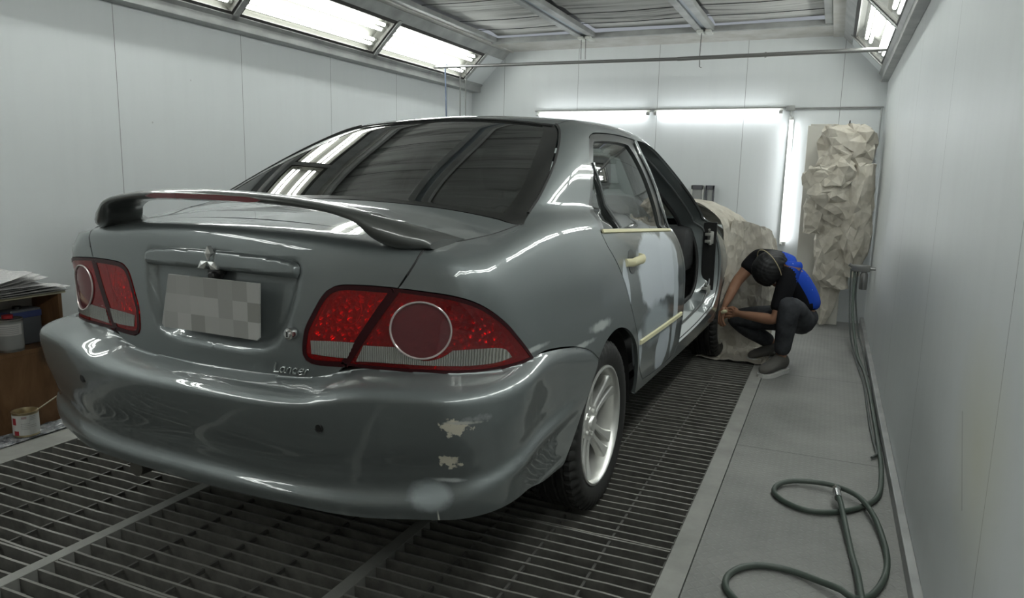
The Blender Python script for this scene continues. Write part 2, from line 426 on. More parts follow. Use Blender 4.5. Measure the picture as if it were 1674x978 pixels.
def rx(M,co,c):
    k=box_mask(M,co,(.327,1.75,.62),(.3,.35,.30),.9,.4,5); c=mixc(M,math_(M,'MULTIPLY',k,.5),c,(.60,.59,.42))
    s=N(M,'ShaderNodeMapping'); L(M,co,s.inputs[0]); s.inputs['Location'].default_value=(0,0,0)
    # diagonal scrape
    sx=sepxyz(M,co); d=math_(M,'ADD',math_(M,'MULTIPLY',math_(M,'SUBTRACT',sx[1],1.905),.80),math_(M,'MULTIPLY',math_(M,'SUBTRACT',sx[2],.555),-.60))
    e=math_(M,'ADD',math_(M,'MULTIPLY',math_(M,'SUBTRACT',sx[1],1.905),.60),math_(M,'MULTIPLY',math_(M,'SUBTRACT',sx[2],.555),.80))
    w=math_(M,'MULTIPLY',math_(M,'LESS_THAN',math_(M,'ABSOLUTE',d),.0035),math_(M,'LESS_THAN',math_(M,'ABSOLUTE',e),.12))
    return mixc(M,math_(M,'MULTIPLY',w,.7),c,(.22,.22,.21))
WL=wall_mat('booth_panel_left',1,.89,2.33+.445); WR=wall_mat('booth_panel_right',1,1.23,2.24+.615,extra=rx); WBK=wall_mat('booth_panel_back',0,.77,-2.708+.385)
def slab(name,x0,x1,y0,y1,z0,z1,m,bev=0,kind='structure',parent=None):
    b=MB(); b.box(x0,x1,y0,y1,z0,z1,0,bev); o=b.build(name,m,parent)
    if kind and not parent: o['kind']=kind
    return o
slab('wall_left',XL-.05,XL,YF,YB,0,2.5,WL); slab('wall_right',XR,XR+.05,YF,YB,0,2.5,WR)
slab('wall_back',XL-.05,XR+.05,YB,YB+.05,0,2.5,WBK)
REAR=mat('rear_wall_paint',(.30,.28,.25),.6)
slab('wall_front',XL-.05,XR+.05,YF-.05,YF,0,2.6,REAR)
GREY=mat('grey_steel_trim',(.33,.34,.34),.42,.3); co=objco(GREY); L(GREY,ramp(GREY,noise(GREY,co,6,4),[(.3,(.27,.275,.27)),(.7,(.42,.43,.42))]),bsdf(GREY).inputs['Base Color'])
CREAM=mat('aged_white_trim',(.50,.49,.45),.5); co=objco(CREAM); L(CREAM,ramp(CREAM,noise(CREAM,co,5,5,.65),[(.3,(.40,.385,.34)),(.65,(.56,.555,.53))]),bsdf(CREAM).inputs['Base Color'])
# floor: dust grey steel plate with raised lozenges
PLATE=mat('diamond_plate',(.22,.225,.22),.6,.25); co=objco(PLATE)
def lozenge(M,co,rot,sc=30.0,shift=(0,0,0)):
    mp=N(M,'ShaderNodeMapping'); L(M,co,mp.inputs[0]); mp.inputs['Rotation'].default_value=(0,0,rot); mp.inputs['Scale'].default_value=(sc,sc,sc); mp.inputs['Location'].default_value=shift
    fr=N(M,'ShaderNodeVectorMath',operation='FRACTION'); L(M,mp.outputs[0],fr.inputs[0]); s=N(M,'ShaderNodeVectorMath',operation='SUBTRACT'); L(M,fr.outputs[0],s.inputs[0]); s.inputs[1].default_value=(.5,.5,.5)
    q=sepxyz(M,s.outputs[0]); a=math_(M,'DIVIDE',q[0],.42); b_=math_(M,'DIVIDE',q[1],.13)
    r=math_(M,'ADD',math_(M,'MULTIPLY',a,a),math_(M,'MULTIPLY',b_,b_)); return math_(M,'SUBTRACT',1,r,clamp=True)
hgt=math_(PLATE,'MAXIMUM',lozenge(PLATE,co,PI/4),lozenge(PLATE,co,-PI/4,30.0,(.5,.5,0)))
nb=noise(PLATE,co,2.2,6,.65); c=ramp(PLATE,nb,[(.25,(.185,.188,.18)),(.5,(.25,.252,.24)),(.75,(.31,.31,.295))])
c=mixc(PLATE,math_(PLATE,'MULTIPLY',hgt,.25),c,(.40,.40,.385)); c=mixc(PLATE,lines(PLATE,co,1,1.42,2.62+.71,.004),c,(.07,.07,.07))
L(PLATE,c,bsdf(PLATE).inputs['Base Color']); bump(PLATE,math_(PLATE,'ADD',hgt,math_(PLATE,'MULTIPLY',nb,.4)),.5,.003)
FLOORM=mat('painted_floor_strip',(.25,.25,.23),.6,.1); co=objco(FLOORM); nb=noise(FLOORM,co,4,6,.65); L(FLOORM,ramp(FLOORM,nb,[(.3,(.23,.232,.215)),(.7,(.36,.36,.335))]),bsdf(FLOORM).inputs['Base Color']); bump(FLOORM,nb,.2,.004)
GX0,GX1=-2.955,-.384; GY0,GY1=YF+.1,6.30
fl=MB(); fl.box(-.305,XR,YF,YB,-.05,0,0); fl.box(-3.112,-.305,GY1+.02,YB,-.05,0,0); fl.box(XL,-3.112,YF,YB,-.05,0,0); fl.box(GX1+.004,-.309,YF,GY1+.02,-.05,.001,1,.0); fl.box(-3.108,GX0-.004,YF,GY1+.02,-.05,.001,1)
fl.box(-3.112,-.30,YF,GY0-.02,-.05,0,1)
o=fl.build('floor',[PLATE,FLOORM]); o['kind']='structure'
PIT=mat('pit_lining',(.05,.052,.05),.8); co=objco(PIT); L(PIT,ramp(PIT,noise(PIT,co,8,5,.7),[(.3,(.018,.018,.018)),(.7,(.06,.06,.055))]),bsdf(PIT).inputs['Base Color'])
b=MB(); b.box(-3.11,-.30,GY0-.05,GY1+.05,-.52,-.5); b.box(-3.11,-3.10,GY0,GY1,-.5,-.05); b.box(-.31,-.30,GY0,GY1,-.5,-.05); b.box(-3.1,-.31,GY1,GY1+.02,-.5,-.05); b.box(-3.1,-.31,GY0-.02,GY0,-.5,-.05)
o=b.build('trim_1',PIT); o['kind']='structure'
# floor grates: three runs side by side, four lengths each
GRATE=mat('dusty_grate_steel',(.15,.148,.135),.62,.25); co=objco(GRATE); gi_=N(GRATE,'ShaderNodeNewGeometry')
nz=noise(GRATE,co,14,5,.65); nzz=sepxyz(GRATE,gi_.outputs['Normal'])[2]
cc=ramp(GRATE,nz,[(.3,(.10,.098,.088)),(.7,(.21,.205,.185))]); dustc=ramp(GRATE,noise(GRATE,co,3,4),[(.3,(.20,.197,.175)),(.7,(.34,.335,.31))])
L(GRATE,mixc(GRATE,math_(GRATE,'GREATER_THAN',nzz,.5),cc,dustc),bsdf(GRATE).inputs['Base Color']); bump(GRATE,nz,.4,.003)
ROD=mat('dull_cross_rod',(.10,.098,.09),.7,.2)
cols=[(GX0,-2.112),(-2.066,-1.222),(-1.176,GX1)]; joints=[GY0,-.27,1.35,2.23,4.35,GY1]
colname=['left','middle','right']
glabels=[]
yname=['nearest the doors','nearest the viewer','by the bumper','along the car','at the far end']
k=0
gr2=random.Random(3)
for ci,(x0,x1) in enumerate(cols):
    for ji in range(5):
        y0,y1=joints[ji]+.003,joints[ji+1]-.003
        b=MB(); n=int(round((y1-y0)/.0535)); pitch=(y1-y0)/n
        for i in range(n+1):
            y=y0+i*pitch; w=.0042 
            if i==0: y+=.003
            if i==n: y-=.003
            # bar slightly wavy on top
            xs=np.linspace(x0,x1,13); V=[];h=-.042
            for x in xs:
                dz=gr2.uniform(-.0012,.0012); dy=gr2.uniform(-.0012,.0012)
                V+=[(x,y-w+dy,h),(x,y+w+dy,h),(x,y+w+dy,-.001+dz),(x,y-w+dy,-.001+dz)]
            Fc=[(q*4+j,q*4+(j+1)%4,q*4+4+(j+1)%4,q*4+4+j) for q in range(12) for j in range(4)]+[(0,1,2,3),(48,51,50,49)]
            b.add(V,[f[::-1] for f in Fc],0)
        g=b.build('bearing_bars',GRATE)
        root=empty('floor_grate',((x0+x1)/2,(y0+y1)/2,0)); g.parent=root; g.location=(-(x0+x1)/2,-(y0+y1)/2,0); g.name='bearing_bars'
        r=MB()
        for j in range(1,5):
            xr_=x0+(x1-x0)*j/4 - .0
            r.box(xr_-.004,xr_+.004,y0,y1,-.020,-.007,0)
        rr=r.build('cross_rods',ROD,root); rr.location=g.location
        tag(root,{0:'steel bar floor grate in the %s run, ',1:'steel bar floor grate in the %s run, ',2:'steel bar floor grate in the %s run, ',3:'steel bar floor grate in the %s run, ',4:'steel bar floor grate in the %s run, '}[ji]%colname[ci]+yname[ji],'floor grate','steel floor grates under the car')
for (a,b_) in ((cols[0][1],cols[1][0]),(cols[1][1],cols[2][0])):
    m_=MB(); m_.box(a+.001,b_-.001,GY0,GY1,-.06,.001,0,.0015); o=m_.build('support_beam',FLOORM); tag(o,'flat steel bar between the '+('left and middle' if a<-2 else 'middle and right')+' grate runs','beam','support beams between floor grates')
# skirting
b=MB(); b.box(XR-.028,XR,YF,YB,0,.055,0,.004); o=b.build('baseboard_right',GREY); o['kind']='structure'
b=MB(); b.box(XL,XL+.02,YF,YB,0,.055,0,.004); o=b.build('baseboard_left',GREY); o['kind']='structure'
# slanted light coves
CM=[-1.55,-.84,.61,2.06,3.51,4.96,6.47]
TU=emis('lit_fluorescent_tube',(.97,1.0,.985),TUBE); TUW=emis('lit_wall_tube',(.95,.98,1.0),WALLTUBE)
HOUS=mat('lamp_housing_white',(.60,.61,.57),.35,.0); HOUSIN=mat('darkened_lamp_trough',(.10,.10,.087),.5); BORD=mat('dark_lamp_border',(.035,.033,.03),.6); COVER=thin_glass('lamp_cover_glass',(.95,.96,.94),.0,0,1.35); CAPM=mat('tube_cap',(.6,.6,.58),.4,.5)  # trough colour darkened to hold down the glow between the tubes
def lamp_tube(p0,p1,r,cap,m,parent):
    # glass tube with its two end caps in one piece
    a,c=Vector(p0),Vector(p1); d=(c-a).normalized(); b=MB(); b.tube([a,a+d*cap,a+d*(cap+.0005),c-d*(cap+.0005),c-d*cap,c],[r*1.05,r*1.05,r,r,r*1.05,r*1.05],12,1)
    o=b.build('tube',[m,CAPM],parent,True)
    for k in range(2*12,3*12): o.data.polygons[k].material_index=0
    return o
def cove(side):
    ax=-3.365 if side=='left' else .285; sg=1 if side=='left' else -1; nm='left' if side=='left' else 'right'
    q=math.sqrt(.5)
    def T(a,y,d=0): return (ax+sg*(a*q-d*q*1), y, 2.06+a*q+d*q)      # a up the slope, d back into the housing
    def bx(b,a0,a1,y0,y1,d0,d1,mi=0):
        V=[T(a,y,d) for d in (d0,d1) for a in (a0,a1) for y in (y0,y1)]
        b.add(V,[(0,1,3,2),(4,6,7,5),(0,4,5,1),(2,3,7,6),(0,2,6,4),(1,5,7,3)],mi)
    b=MB(); bx(b,0,.035,YF,YB,-.012,.02); bx(b,.355,.445,YF,YB,-.004,.02)
    x0,x1=(XL,ax+.012) if sg>0 else (ax-.012,XR); b.box(x0,x1,YF,YB,2.005,2.062,0,.003)
    b.box(*( (XL,ax+.004) if sg>0 else (ax-.004,XR)),YF,YB,2.06,2.10,0)
    o=b.build('trim_%d'%(2 if sg>0 else 3),GREY); o['kind']='structure'
    # end infill up to the back wall, and fillers
    b=MB(); bx(b,.0,.445,6.47,YB,0,.01); bx(b,.035,.355,YF,CM[0],0,.01); o=b.build('trim_%d'%(4 if sg>0 else 5),WBK); o['kind']='structure'
    b=MB()
    for y in CM: bx(b,-.005,.37,y-.022,y+.022,-.012,.03)
    o=b.build('trim_%d'%(6 if sg>0 else 7),GREY); o['kind']='structure'
    for i in range(6):
        y0,y1=CM[i]+.022,CM[i+1]-.022
        pos=['nearest the booth doors','second from the booth doors','beside the viewpoint','passing out of the top of the frame','second from the far wall','nearest the far wall'][i]
        root=empty('light_panel',T(.19,(y0+y1)/2,.05),0,'lit light panel in the %s slanted cove, %s'%(nm,pos),'light fixture','fluorescent light panels along the coves'); loc=-Vector(T(.19,(y0+y1)/2,.05))
        b=MB(); bx(b,.035,.355,y0,y1,.085,.095,0); bx(b,.035,.042,y0,y1,.0,.085,0); bx(b,.348,.355,y0,y1,.0,.085,0); bx(b,.035,.355,y0,y0+.006,.0,.085,0); bx(b,.035,.355,y1-.006,y1,.0,.085,0); h=b.build('housing',HOUSIN,root); h.location=loc
        b=MB(); w=.018; bx(b,.035,.035+w,y0,y1,-.002,.004); bx(b,.355-w*1.6,.355,y0,y1,-.002,.004); bx(b,.05,.34,y0,y0+w,-.002,.004); bx(b,.05,.34,y1-w,y1,-.002,.004); h=b.build('border',BORD,root); h.location=loc
        for a in (.088,.128,.225,.268):
            h=lamp_tube(T(a,y0+.012,.045),T(a,y1-.012,.045),.0125,.033,TU,root); h.location=loc
        b=MB(); b.add([T(.05,y0+.01,.006),T(.05,y1-.01,.006),T(.33,y1-.01,.006),T(.33,y0+.01,.006)],[(0,1,2,3)]); h=b.build('glass_cover',COVER,root); h.location=loc
cove('left'); cove('right')
# ceiling
b=MB(); CX0,CX1=-3.055,-.027
b.box(CX0-.1,-2.995,YF,YB,2.375,2.40,0,.004); b.box(-.115,CX1+.1,YF,YB,2.375,2.40,0,.004); b.box(-2.995,-.115,6.37,YB,2.385,2.40,0)
b.box(XL-.05,XR+.05,YF,YB,2.62,2.66,0)
o=b.build('ceiling',CREAM); o['kind']='structure'
b=MB()
for x in (-2.965,-2.145,-2.035,-1.125,-1.03,-.145): b.box(x-.028,x+.028,YF,6.37,2.385,2.425,0,.004)
b.box(-2.995,-.115,6.33,6.37,2.375,2.42,0,.004)
for (a,c) in ((-2.117,-2.063),(-1.097,-1.058)): b.box(a,c,YF,6.40,2.40,2.42,1)
o=b.build('trim_8',[GREY,mat('blue_grey_channel',(.30,.34,.38),.35,.6)]); o['kind']='structure'
FABR=mat('stained_filter_cloth',(.42,.42,.40),.9); co=objco(FABR,(.35,4.5,1)); n1=noise(FABR,co,2.2,6,.62,.6); n2=noise(FABR,objco(FABR,(.25,14,1)),2.0,5,.7,.3)
c=ramp(FABR,n1,[(.30,(.13,.13,.12)),(.45,(.50,.50,.48)),(.7,(.70,.70,.68))]); c=mixc(FABR,math_(FABR,'MULTIPLY',math_(FABR,'LESS_THAN',n2,.37),.7),c,(.07,.07,.065))
L(FABR,c,bsdf(FABR).inputs['Base Color']); bump(FABR,n1,.5,.02)
WIRE=mat('dark_wire',(.05,.05,.05),.5,.5)
nprng=np.random.default_rng(4)
fy=[YF,.2,1.6,3.0,4.4,5.35,6.35]
fcols=[(-2.94,-2.17),(-2.01,-1.15),(-1.0,-.17)]
where=['over the left side','over the middle','over the right side']
for ci,(x0,x1) in enumerate(fcols):
    for fi in range(6):
        y0,y1=fy[fi],fy[fi+1]; nx,ny=14,26; V=[];
        ph=nprng.uniform(0,6,4)
        for j in range(ny+1):
            for i in range(nx+1):
                u,v=i/nx,j/ny; sag=.018*math.sin(PI*v)*math.sin(PI*u)+.005*math.sin(9*v+ph[0]+1.5*u)+.004*math.sin(21*v+ph[1]-2*u)
                V.append((x0+(x1-x0)*u,y0+(y1-y0)*v,2.450-sag))
        Fc=[(j*(nx+1)+i,(j+1)*(nx+1)+i,(j+1)*(nx+1)+i+1,j*(nx+1)+i+1) for j in range(ny) for i in range(nx)]
        o=pmesh('ceiling_filter',V,Fc,FABR,None,True)
        wb=MB()
        for q_ in (.25,.62):
            y=y0+(y1-y0)*q_; w2=MB(); w2.tube([(x0-.02,y,2.424),((x0+x1)/2,y+.01,2.419),(x1+.02,y,2.424)],.003,6); w2.build('support_wire',WIRE,o)
        tag(o,'stained filter cloth %s of the ceiling, %s'%(where[ci],['at the doors','second row from the doors','third row from the doors','third row from the back wall','second row from the back wall','row nearest the back wall'][fi]),'filter','ceiling filter cloths')
WIRE=mat('dark_wire',(.05,.05,.05),.5,.5)
# ---------------------------------------------------------------- the car
CAR=empty('car',(-1.517,2.474,0),-0.029,'grey-green four-door sedan with boot spoiler standing over the floor grates, front half under paper','car')
HOOD_X=.70
LAMP_OUT_TOP=[(.570,-.917,.898),(.615,-.912,.896),(.651,-.907,.894),(.689,-.899,.891),(.724,-.886,.885),(.756,-.866,.874),(.780,-.838,.856),(.795,-.808,.835),(.808,-.765,.803),(.816,-.715,.760),(.822,-.67,.72),(.824,-.640,.692)]
SEAM_BACK=[(.824,-.640,.692),(.843,-.57,.694),(.844,-.473,.684),(.842,-.38,.670),(.840,-.301,.653),(.843,-.198,.620),(.845,-.118,.577)]
ARCH=[(-.118,.577),(-.05,.622),(.05,.645),(.15,.636),(.25,.597),(.33,.535),(.385,.445),(.41,.36),(.42,.300)]
FARCH=[(2.25,.300),(2.262,.39),(2.31,.49),(2.40,.58),(2.51,.63),(2.60,.645),(2.69,.63),(2.80,.58),(2.89,.49),(2.938,.39),(2.95,.300)]
SEAM_DOWN=[(.432,-.954,.691),(.482,-.947,.765),(.530,-.935,.837),(.570,-.917,.898),(.600,-.892,.958),(.607,-.862,.990),(.610,-.800,1.003)]
DECK=[(.610,-.800,1.003),(.638,-.739,1.009),(.667,-.656,1.020),(.695,-.55,1.035),(.715,-.440,1.053)]
GEDGE=[(.715,-.440,1.053),(.697,-.345,1.085),(.672,-.22,1.135),(.612,-.015,1.223),(.565,.14,1.297),(.518,.264,1.355),(.47,.345,1.385)]
WEDGE=[(.505,1.47,1.38),(.56,1.68,1.27),(.62,1.92,1.14),(.69,2.17,1.02),(.715,2.28,.975)]
lamp_seam=[(.432,-.954,.691),(.482,-.947,.765),(.530,-.935,.837),(.570,-.917,.898)]
def yz(l,x=.85): return [(x,a,b) for a,b in l]
stains=[((.85,-.10,.69),(.10,.13,.022),(.42,.45,.44),.9,26,.5),((.85,-.30,.655),(.10,.16,.012),(.40,.43,.42),.9,30,.5),((.8,-.62,.715),(.10,.10,.010),(.40,.43,.42),.8,30,.5)]
PAINT=paint('car_paint')
PSIDE=paint('quarter_panel_paint',stains)
DOORP=paint('sanded_door_paint',[((.85,.20,.73),(.2,.045,.16),(.50,.54,.58),.55,10,.12),((.85,.62,.80),(.2,.26,.17),(.50,.54,.58),.60,7,.12),((.85,.88,.80),(.2,.17,.16),(.52,.56,.60),.5,9,.12),
  ((.85,.78,.44),(.2,.13,.12),(.46,.50,.54),.5,8,.12),((.85,.37,.44),(.2,.06,.16),(.46,.50,.54),.5,9,.15),((.85,.98,.62),(.2,.05,.3),(.42,.46,.49),.7,9,.2),((.85,.62,.58),(.2,.28,.10),(.30,.34,.36),.7,6,.4)])
SILLP=paint('primed_sill_paint',[((.8,1.55,.36),(.3,.42,.10),(.50,.53,.53),.4,9,.12)])
BUMPP=paint('scuffed_bumper_paint',[((.765,-.955,.588),(.030,.10,.022),(.60,.57,.47),2.6,55,.2),((.745,-.965,.492),(.024,.10,.018),(.60,.57,.47),2.6,60,.2),((.775,-.93,.60),(.05,.08,.006),(.5,.5,.46),1.2,50,.4),
   ((.79,-.90,.61),(.05,.08,.014),(.40,.43,.43),1.0,40,.5),((.70,-1.0,.40),(.07,.09,.05),(.33,.37,.38),.8,16,.35),((.74,-.97,.44),(.045,.09,.008),(.45,.48,.48),.7,40,.5),((.735,-.96,.315),(.05,.09,.010),(.6,.6,.55),1.4,60,.3),((.715,-.98,.335),(.003,.1,.03),(.65,.65,.6),.2,60,.5)])
BLACK=mat('black_trim',(.012,.012,.012),.45); RUB=mat('rubber_seal',(.018,.018,.018),.6)
DARK=mat('dark_cavity',(.01,.01,.01),.9)
CHROME=mat('chrome',(.75,.75,.74),.12,1)
ALLOY=mat('wheel_alloy',(.78,.78,.75),.33,.75)
TAPE=mat('masking_tape',(.68,.64,.42),.7)
# body shell : quarter, pillar, sill and wing in one pressing each side
rear_open=[(.791,.014,.996)]
DR=[(.791,.014,.996),(.810,.038,.946),(.823,.105,.883),(.830,.180,.808),(.839,.225,.735),(.846,.285,.645),(.848,.345,.561),(.845,.391,.476),(.841,.435,.405),(.834,.507,.352)]
DBOT=[(.834,.507,.352),(.833,.7,.340),(.833,.915,.336),(.836,1.09,.340)]
DFRONT=[(.836,1.09,.340),(.841,1.128,.384),(.848,1.125,.463),(.852,1.118,.535),(.852,1.120,.623),(.849,1.138,.687),(.843,1.150,.752),(.830,1.137,.824),(.807,1.102,.903),(.790,1.061,.942)]
WTOP=[(.791,.014,.996),(.755,.06,1.05),(.722,.10,1.08),(.687,.172,1.129),(.658,.235,1.195),(.625,.315,1.27),(.589,.41,1.338)]
WROOF=[(.589,.41,1.338),(.578,.455,1.353),(.572,.54,1.364),(.571,.723,1.371),(.577,.899,1.371),(.588,1.067,1.363)]
FFRAME=[(.790,1.061,.942),(.740,1.048,1.048),(.708,1.049,1.137),(.671,1.039,1.219),(.632,1.020,1.295),(.597,1.030,1.352),(.588,1.067,1.363)]
rear_hole=[DR,DBOT,DFRONT[:],FFRAME,WROOF[::-1],WTOP[::-1]]
AP=[(.590,1.10,1.362),(.594,1.305,1.351),(.615,1.475,1.318),(.645,1.60,1.272),(.673,1.72,1.215),(.70,1.86,1.142),(.722,2.02,1.055),(.75,2.13,.99)]
FFRONT=[(.75,2.13,.99),(.80,2.20,.93),(.83,2.23,.85),(.845,2.24,.70),(.85,2.22,.56),(.845,2.17,.47),(.84,2.08,.42)]
front_hole=[[(.835,1.155,.385),(.838,1.6,.392),(.84,2.08,.42)],FFRONT[::-1],AP[::-1],[(.590,1.10,1.362),(.612,1.075,1.32),(.655,1.085,1.23),(.71,1.09,1.13),(.745,1.095,1.03),(.79,1.11,.945),(.83,1.17,.84),(.85,1.185,.74),(.852,1.165,.62),(.845,1.16,.5),(.835,1.155,.385)]]
body_out=[LAMP_OUT_TOP,SEAM_BACK,yz(ARCH),[(.84,.42,.300),(.84,1.3,.300),(.84,2.25,.300)],yz(FARCH),[(.80,2.95,.300),(.72,3.2,.27),(.5,3.36,.26),(0,3.42,.26)],[(0,3.42,.26),(0,3.40,.70)],[(0,3.40,.70),(.35,3.35,.71),(.58,3.22,.76),(.68,3.05,.85),(.715,2.7,.915),(.715,2.28,.975)],WEDGE[::-1],[(.505,1.47,1.38),(.50,1.0,1.418),(.49,.6,1.415),(.47,.345,1.385)],GEDGE[::-1],DECK[::-1],SEAM_DOWN[3:][::-1]]
patch('body_side',body_out,PSIDE,CAR,holes=[rear_hole,front_hole],res=.022)
patch('body_side',body_out,PAINT,CAR,holes=[rear_hole,front_hole],res=.04,onlymir=True)
patch('roof_panel',[[(0,.375,1),(.2,.368,1),(.40,.352,1),(.47,.345,1)],[(.47,.345,1),(.49,.6,1),(.50,1.0,1),(.505,1.47,1)],[(.505,1.47,1),(.3,1.52,1),(0,1.54,1)],[(0,1.54,1),(0,.375,1)]],PAINT,CAR,kind='T',mirror='join',res=.03,gap=.0015)
# bonnet and boot
patch('hood',[[(0,2.50,1),(.4,2.44,1),(.715,2.28,1)],[(.715,2.28,1),(.715,2.7,1),(.68,3.05,1),(.58,3.22,1),(.35,3.33,1),(0,3.37,1)],[(0,3.37,1),(0,2.50,1)]],PAINT,CAR,kind='T',mirror='join',res=.04)
GARN=[(0,-.954,.9625),(.10,-.953,.961),(.19,-.950,.958),(.245,-.948,.953),(.272,-.948,.946),(.284,-.949,.936),(.286,-.953,.918),(.281,-.958,.906)]
REC=np.array([(0,.700),(.12,.702),(.18,.709),(.22,.728),(.247,.765),(.265,.81),(.277,.86),(.284,.915),(.284,.945),(0,.945)])
RECF=np.vstack([REC,REC[::-1]*[-1,1]])
def recess(P):
    q=np.stack([np.abs(P[:,0]),P[:,2]],-1); ins=inpoly(q,np.vstack([REC,[(-.05,.945),(-.05,.70)]])); d=dpoly(q,np.vstack([[(-.02,.70)],REC[:-1],[(-.02,.95)]]))
    d=np.where(ins,d,-d); t=np.clip((d+.004)/.024,0,1)
    s=t*t*(3-2*t); rear=P[:,1]<-.85
    lip=.004*np.exp(-((P[:,2]-1.0)/.02)**2)
    return np.where(rear,-.026*s,0)+0*lip
LBOT=[(0,-.979,.639),(.082,-.979,.639),(.17,-.976,.640),(.253,-.971,.642),(.322,-.965,.645),(.364,-.960,.648),(.392,-.958,.656),(.412,-.956,.670),(.430,-.954,.688)]
LIN=[(.432,-.954,.689),(.398,-.957,.687),(.362,-.961,.6855),(.335,-.966,.687),(.317,-.967,.694),(.308,-.968,.709),(.308,-.969,.735),(.316,-.971,.775),(.332,-.972,.806),(.350,-.970,.838),(.364,-.965,.862),(.378,-.957,.880),(.397,-.950,.892),(.423,-.944,.898),(.465,-.938,.900),(.52,-.928,.900),(.570,-.917,.898)]
patch('trunk_lid',[LBOT,LIN,SEAM_DOWN[3:],[(.610,-.800,1.003),(.3,-.800,1.03),(0,-.800,1.036)],[(0,-.800,1.036),(0,-.979,.639)]],PAINT,CAR,mirror='join',res=.012,extra=recess,gap=.002)
BASE=[(0,-.405,1.09),(.35,-.408,1.08),(.56,-.420,1.066),(.715,-.440,1.053)]
LIDTOP=patch('trunk_lid_top',[[(0,-.8045,1),(.3,-.8045,1),(.607,-.8045,1)],[(.605,-.800,1),(.632,-.739,1),(.660,-.656,1),(.687,-.55,1),(.706,-.446,1)],[(.706,-.446,1),(.56,-.426,1),(.35,-.414,1),(0,-.411,1)],[(0,-.411,1),(0,-.8045,1)]],PAINT,CAR,kind='T',mirror='join',res=.02,gap=.0)
LID=[o for o in CAR.children if o.name=='trunk_lid'][0]
for sg in (1,-1):
    P,n_=surf(catmull([(.588,-.905,.93),(.600,-.892,.958),(.607,-.862,.990),(.608,-.800,1.003),(.635,-.739,1.009),(.6635,-.656,1.020),(.691,-.55,1.035),(.7105,-.443,1.053)],.02),off=-.0015,side=sg); b=MB(); b.tube([tuple(p) for p in P],.0032,6); b.build('boot_gap_line',RUB,LID,True)  # black tube added in the lid gap to draw its dark line
# fold the flat top of the lid into the lid mesh
def join_into(a,b):
    ma,mb=a.data,b.data; V=[v.co[:] for v in ma.vertices]; n=len(V); V+=[v.co[:] for v in mb.vertices]
    Fc=[tuple(p.vertices) for p in ma.polygons]+[tuple(i+n for i in p.vertices) for p in mb.polygons]
    LN=[cn.vector[:] for cn in ma.corner_normals]+[cn.vector[:] for cn in mb.corner_normals]
    me=bpy.data.meshes.new(a.name); me.from_pydata(V,[],Fc); me.update()
    for p in me.polygons: p.use_smooth=True
    me.normals_split_custom_set(LN); me.materials.append(ma.materials[0]); a.data=me; bpy.data.objects.remove(b)
join_into(LID,LIDTOP)
GARN_SEG=[GARN,[(.281,-.958,.906),(.20,-.962,.9065),(.10,-.966,.908),(0,-.968,.909)],[(0,-.968,.909),(0,-.954,.9625)]]
patch('lid_garnish',GARN_SEG,PAINT,LID,mirror='join',res=.006,pillow=(.015,.009),off=-.002,depth=.02,gap=0)
# emblem of three diamonds
em=MB()
def gem(cx,cz,ax,az,bx,bz):
    # raised rhombus spanned by two half diagonals
    y=-.9765-(cz-.935)*-.09; P=[(cx+ax,y,cz+az),(cx+bx,y,cz+bz),(cx-ax,y,cz-az),(cx-bx,y,cz-bz)]
    B=[(p[0],y+.014,p[2]) for p in P]; em.add(P+B+[(cx,y-.004,cz)],[(0,1,8),(1,2,8),(2,3,8),(3,0,8),(0,4,5,1),(1,5,6,2),(2,6,7,3),(3,7,4,0)],0)
E0=(-.013,.932)
for a in (90,210,330):
    t=math.radians(a); dx,dz=math.cos(t),math.sin(t)
    gem(E0[0]+dx*.0215,E0[1]+dz*.0215,dx*.0205,dz*.0205,-dz*.0122,dx*.0122)
EM=em.build('emblem',mat('emblem_chrome',(.85,.85,.84),.3,.8),LID)
# lock, camera, plate
kb=MB(); kb.lathe([(0,-.018),(.009,-.018),(.010,-.014),(.015,-.013),(.0165,-.006),(.0165,.004)],28,'Y',(.276,-.974,.762),0)
kb.box(.274,.278,-.9925,-.9915,.755,.769,1)
kb.build('boot_lock',[CHROME,DARK],LID,True)
cm=MB(); cm.lathe([(0,-.03),(.008,-.03),(.012,-.026),(.013,-.005),(.02,0)],20,'Y',(.004,-.955,.893),0); cm.box(-.02,.028,-.972,-.948,.896,.910,0,.004)
cm.build('reversing_camera',[BLACK],LID,True)
PL=mat('number_plate_blocks',(.5,.5,.48),.5)
co=objco(PL,(19,19,19),(.3,0,.15)); s=N(PL,'ShaderNodeVectorMath',operation='FLOOR'); L(PL,co,s.inputs[0]); wn=N(PL,'ShaderNodeTexWhiteNoise'); L(PL,s.outputs[0],wn.inputs[0])
L(PL,ramp(PL,wn.outputs['Value'],[(0,(.26,.26,.24)),(.5,(.37,.37,.355)),(1,(.46,.46,.445))]),bsdf(PL).inputs['Base Color'])
pl=MB()
zt=lambda x:.893
V,Fc=prism([(-.178,.734),(.172,.734),(.180,.742),(.186,.888),(-.150,.888),(-.186,.742)],-.003,.003)
V=[(x,-.988+(z) ,y) for x,y,z in V]; pl.add(V,Fc)
pl.build('licence_plate',[PL],LID); CAR_PL=[o for o in LID.children if o.name=='licence_plate'][0]; CAR_PL['label']='number plate blurred into plain grey squares'
# raised lettering LANCER script
def lettering(name,strokes,org,ux,uz,r,m,parent,push=.003,tz=1):
    mb=MB()
    for st in strokes:
        pts=[]
        for (a,b) in st:
            x=org[0]+a*ux; z=org[2]+b*uz
            pts.append((x,0,z))
        P,n_=surf([(p[0],org[1],p[2]) for p in pts],off=push)
        mb.tube([tuple(p) for p in catmull([tuple(p) for p in P],per=4)] if len(P)>2 else [tuple(p) for p in P],r,8)
    return mb.build(name,m,parent,True)
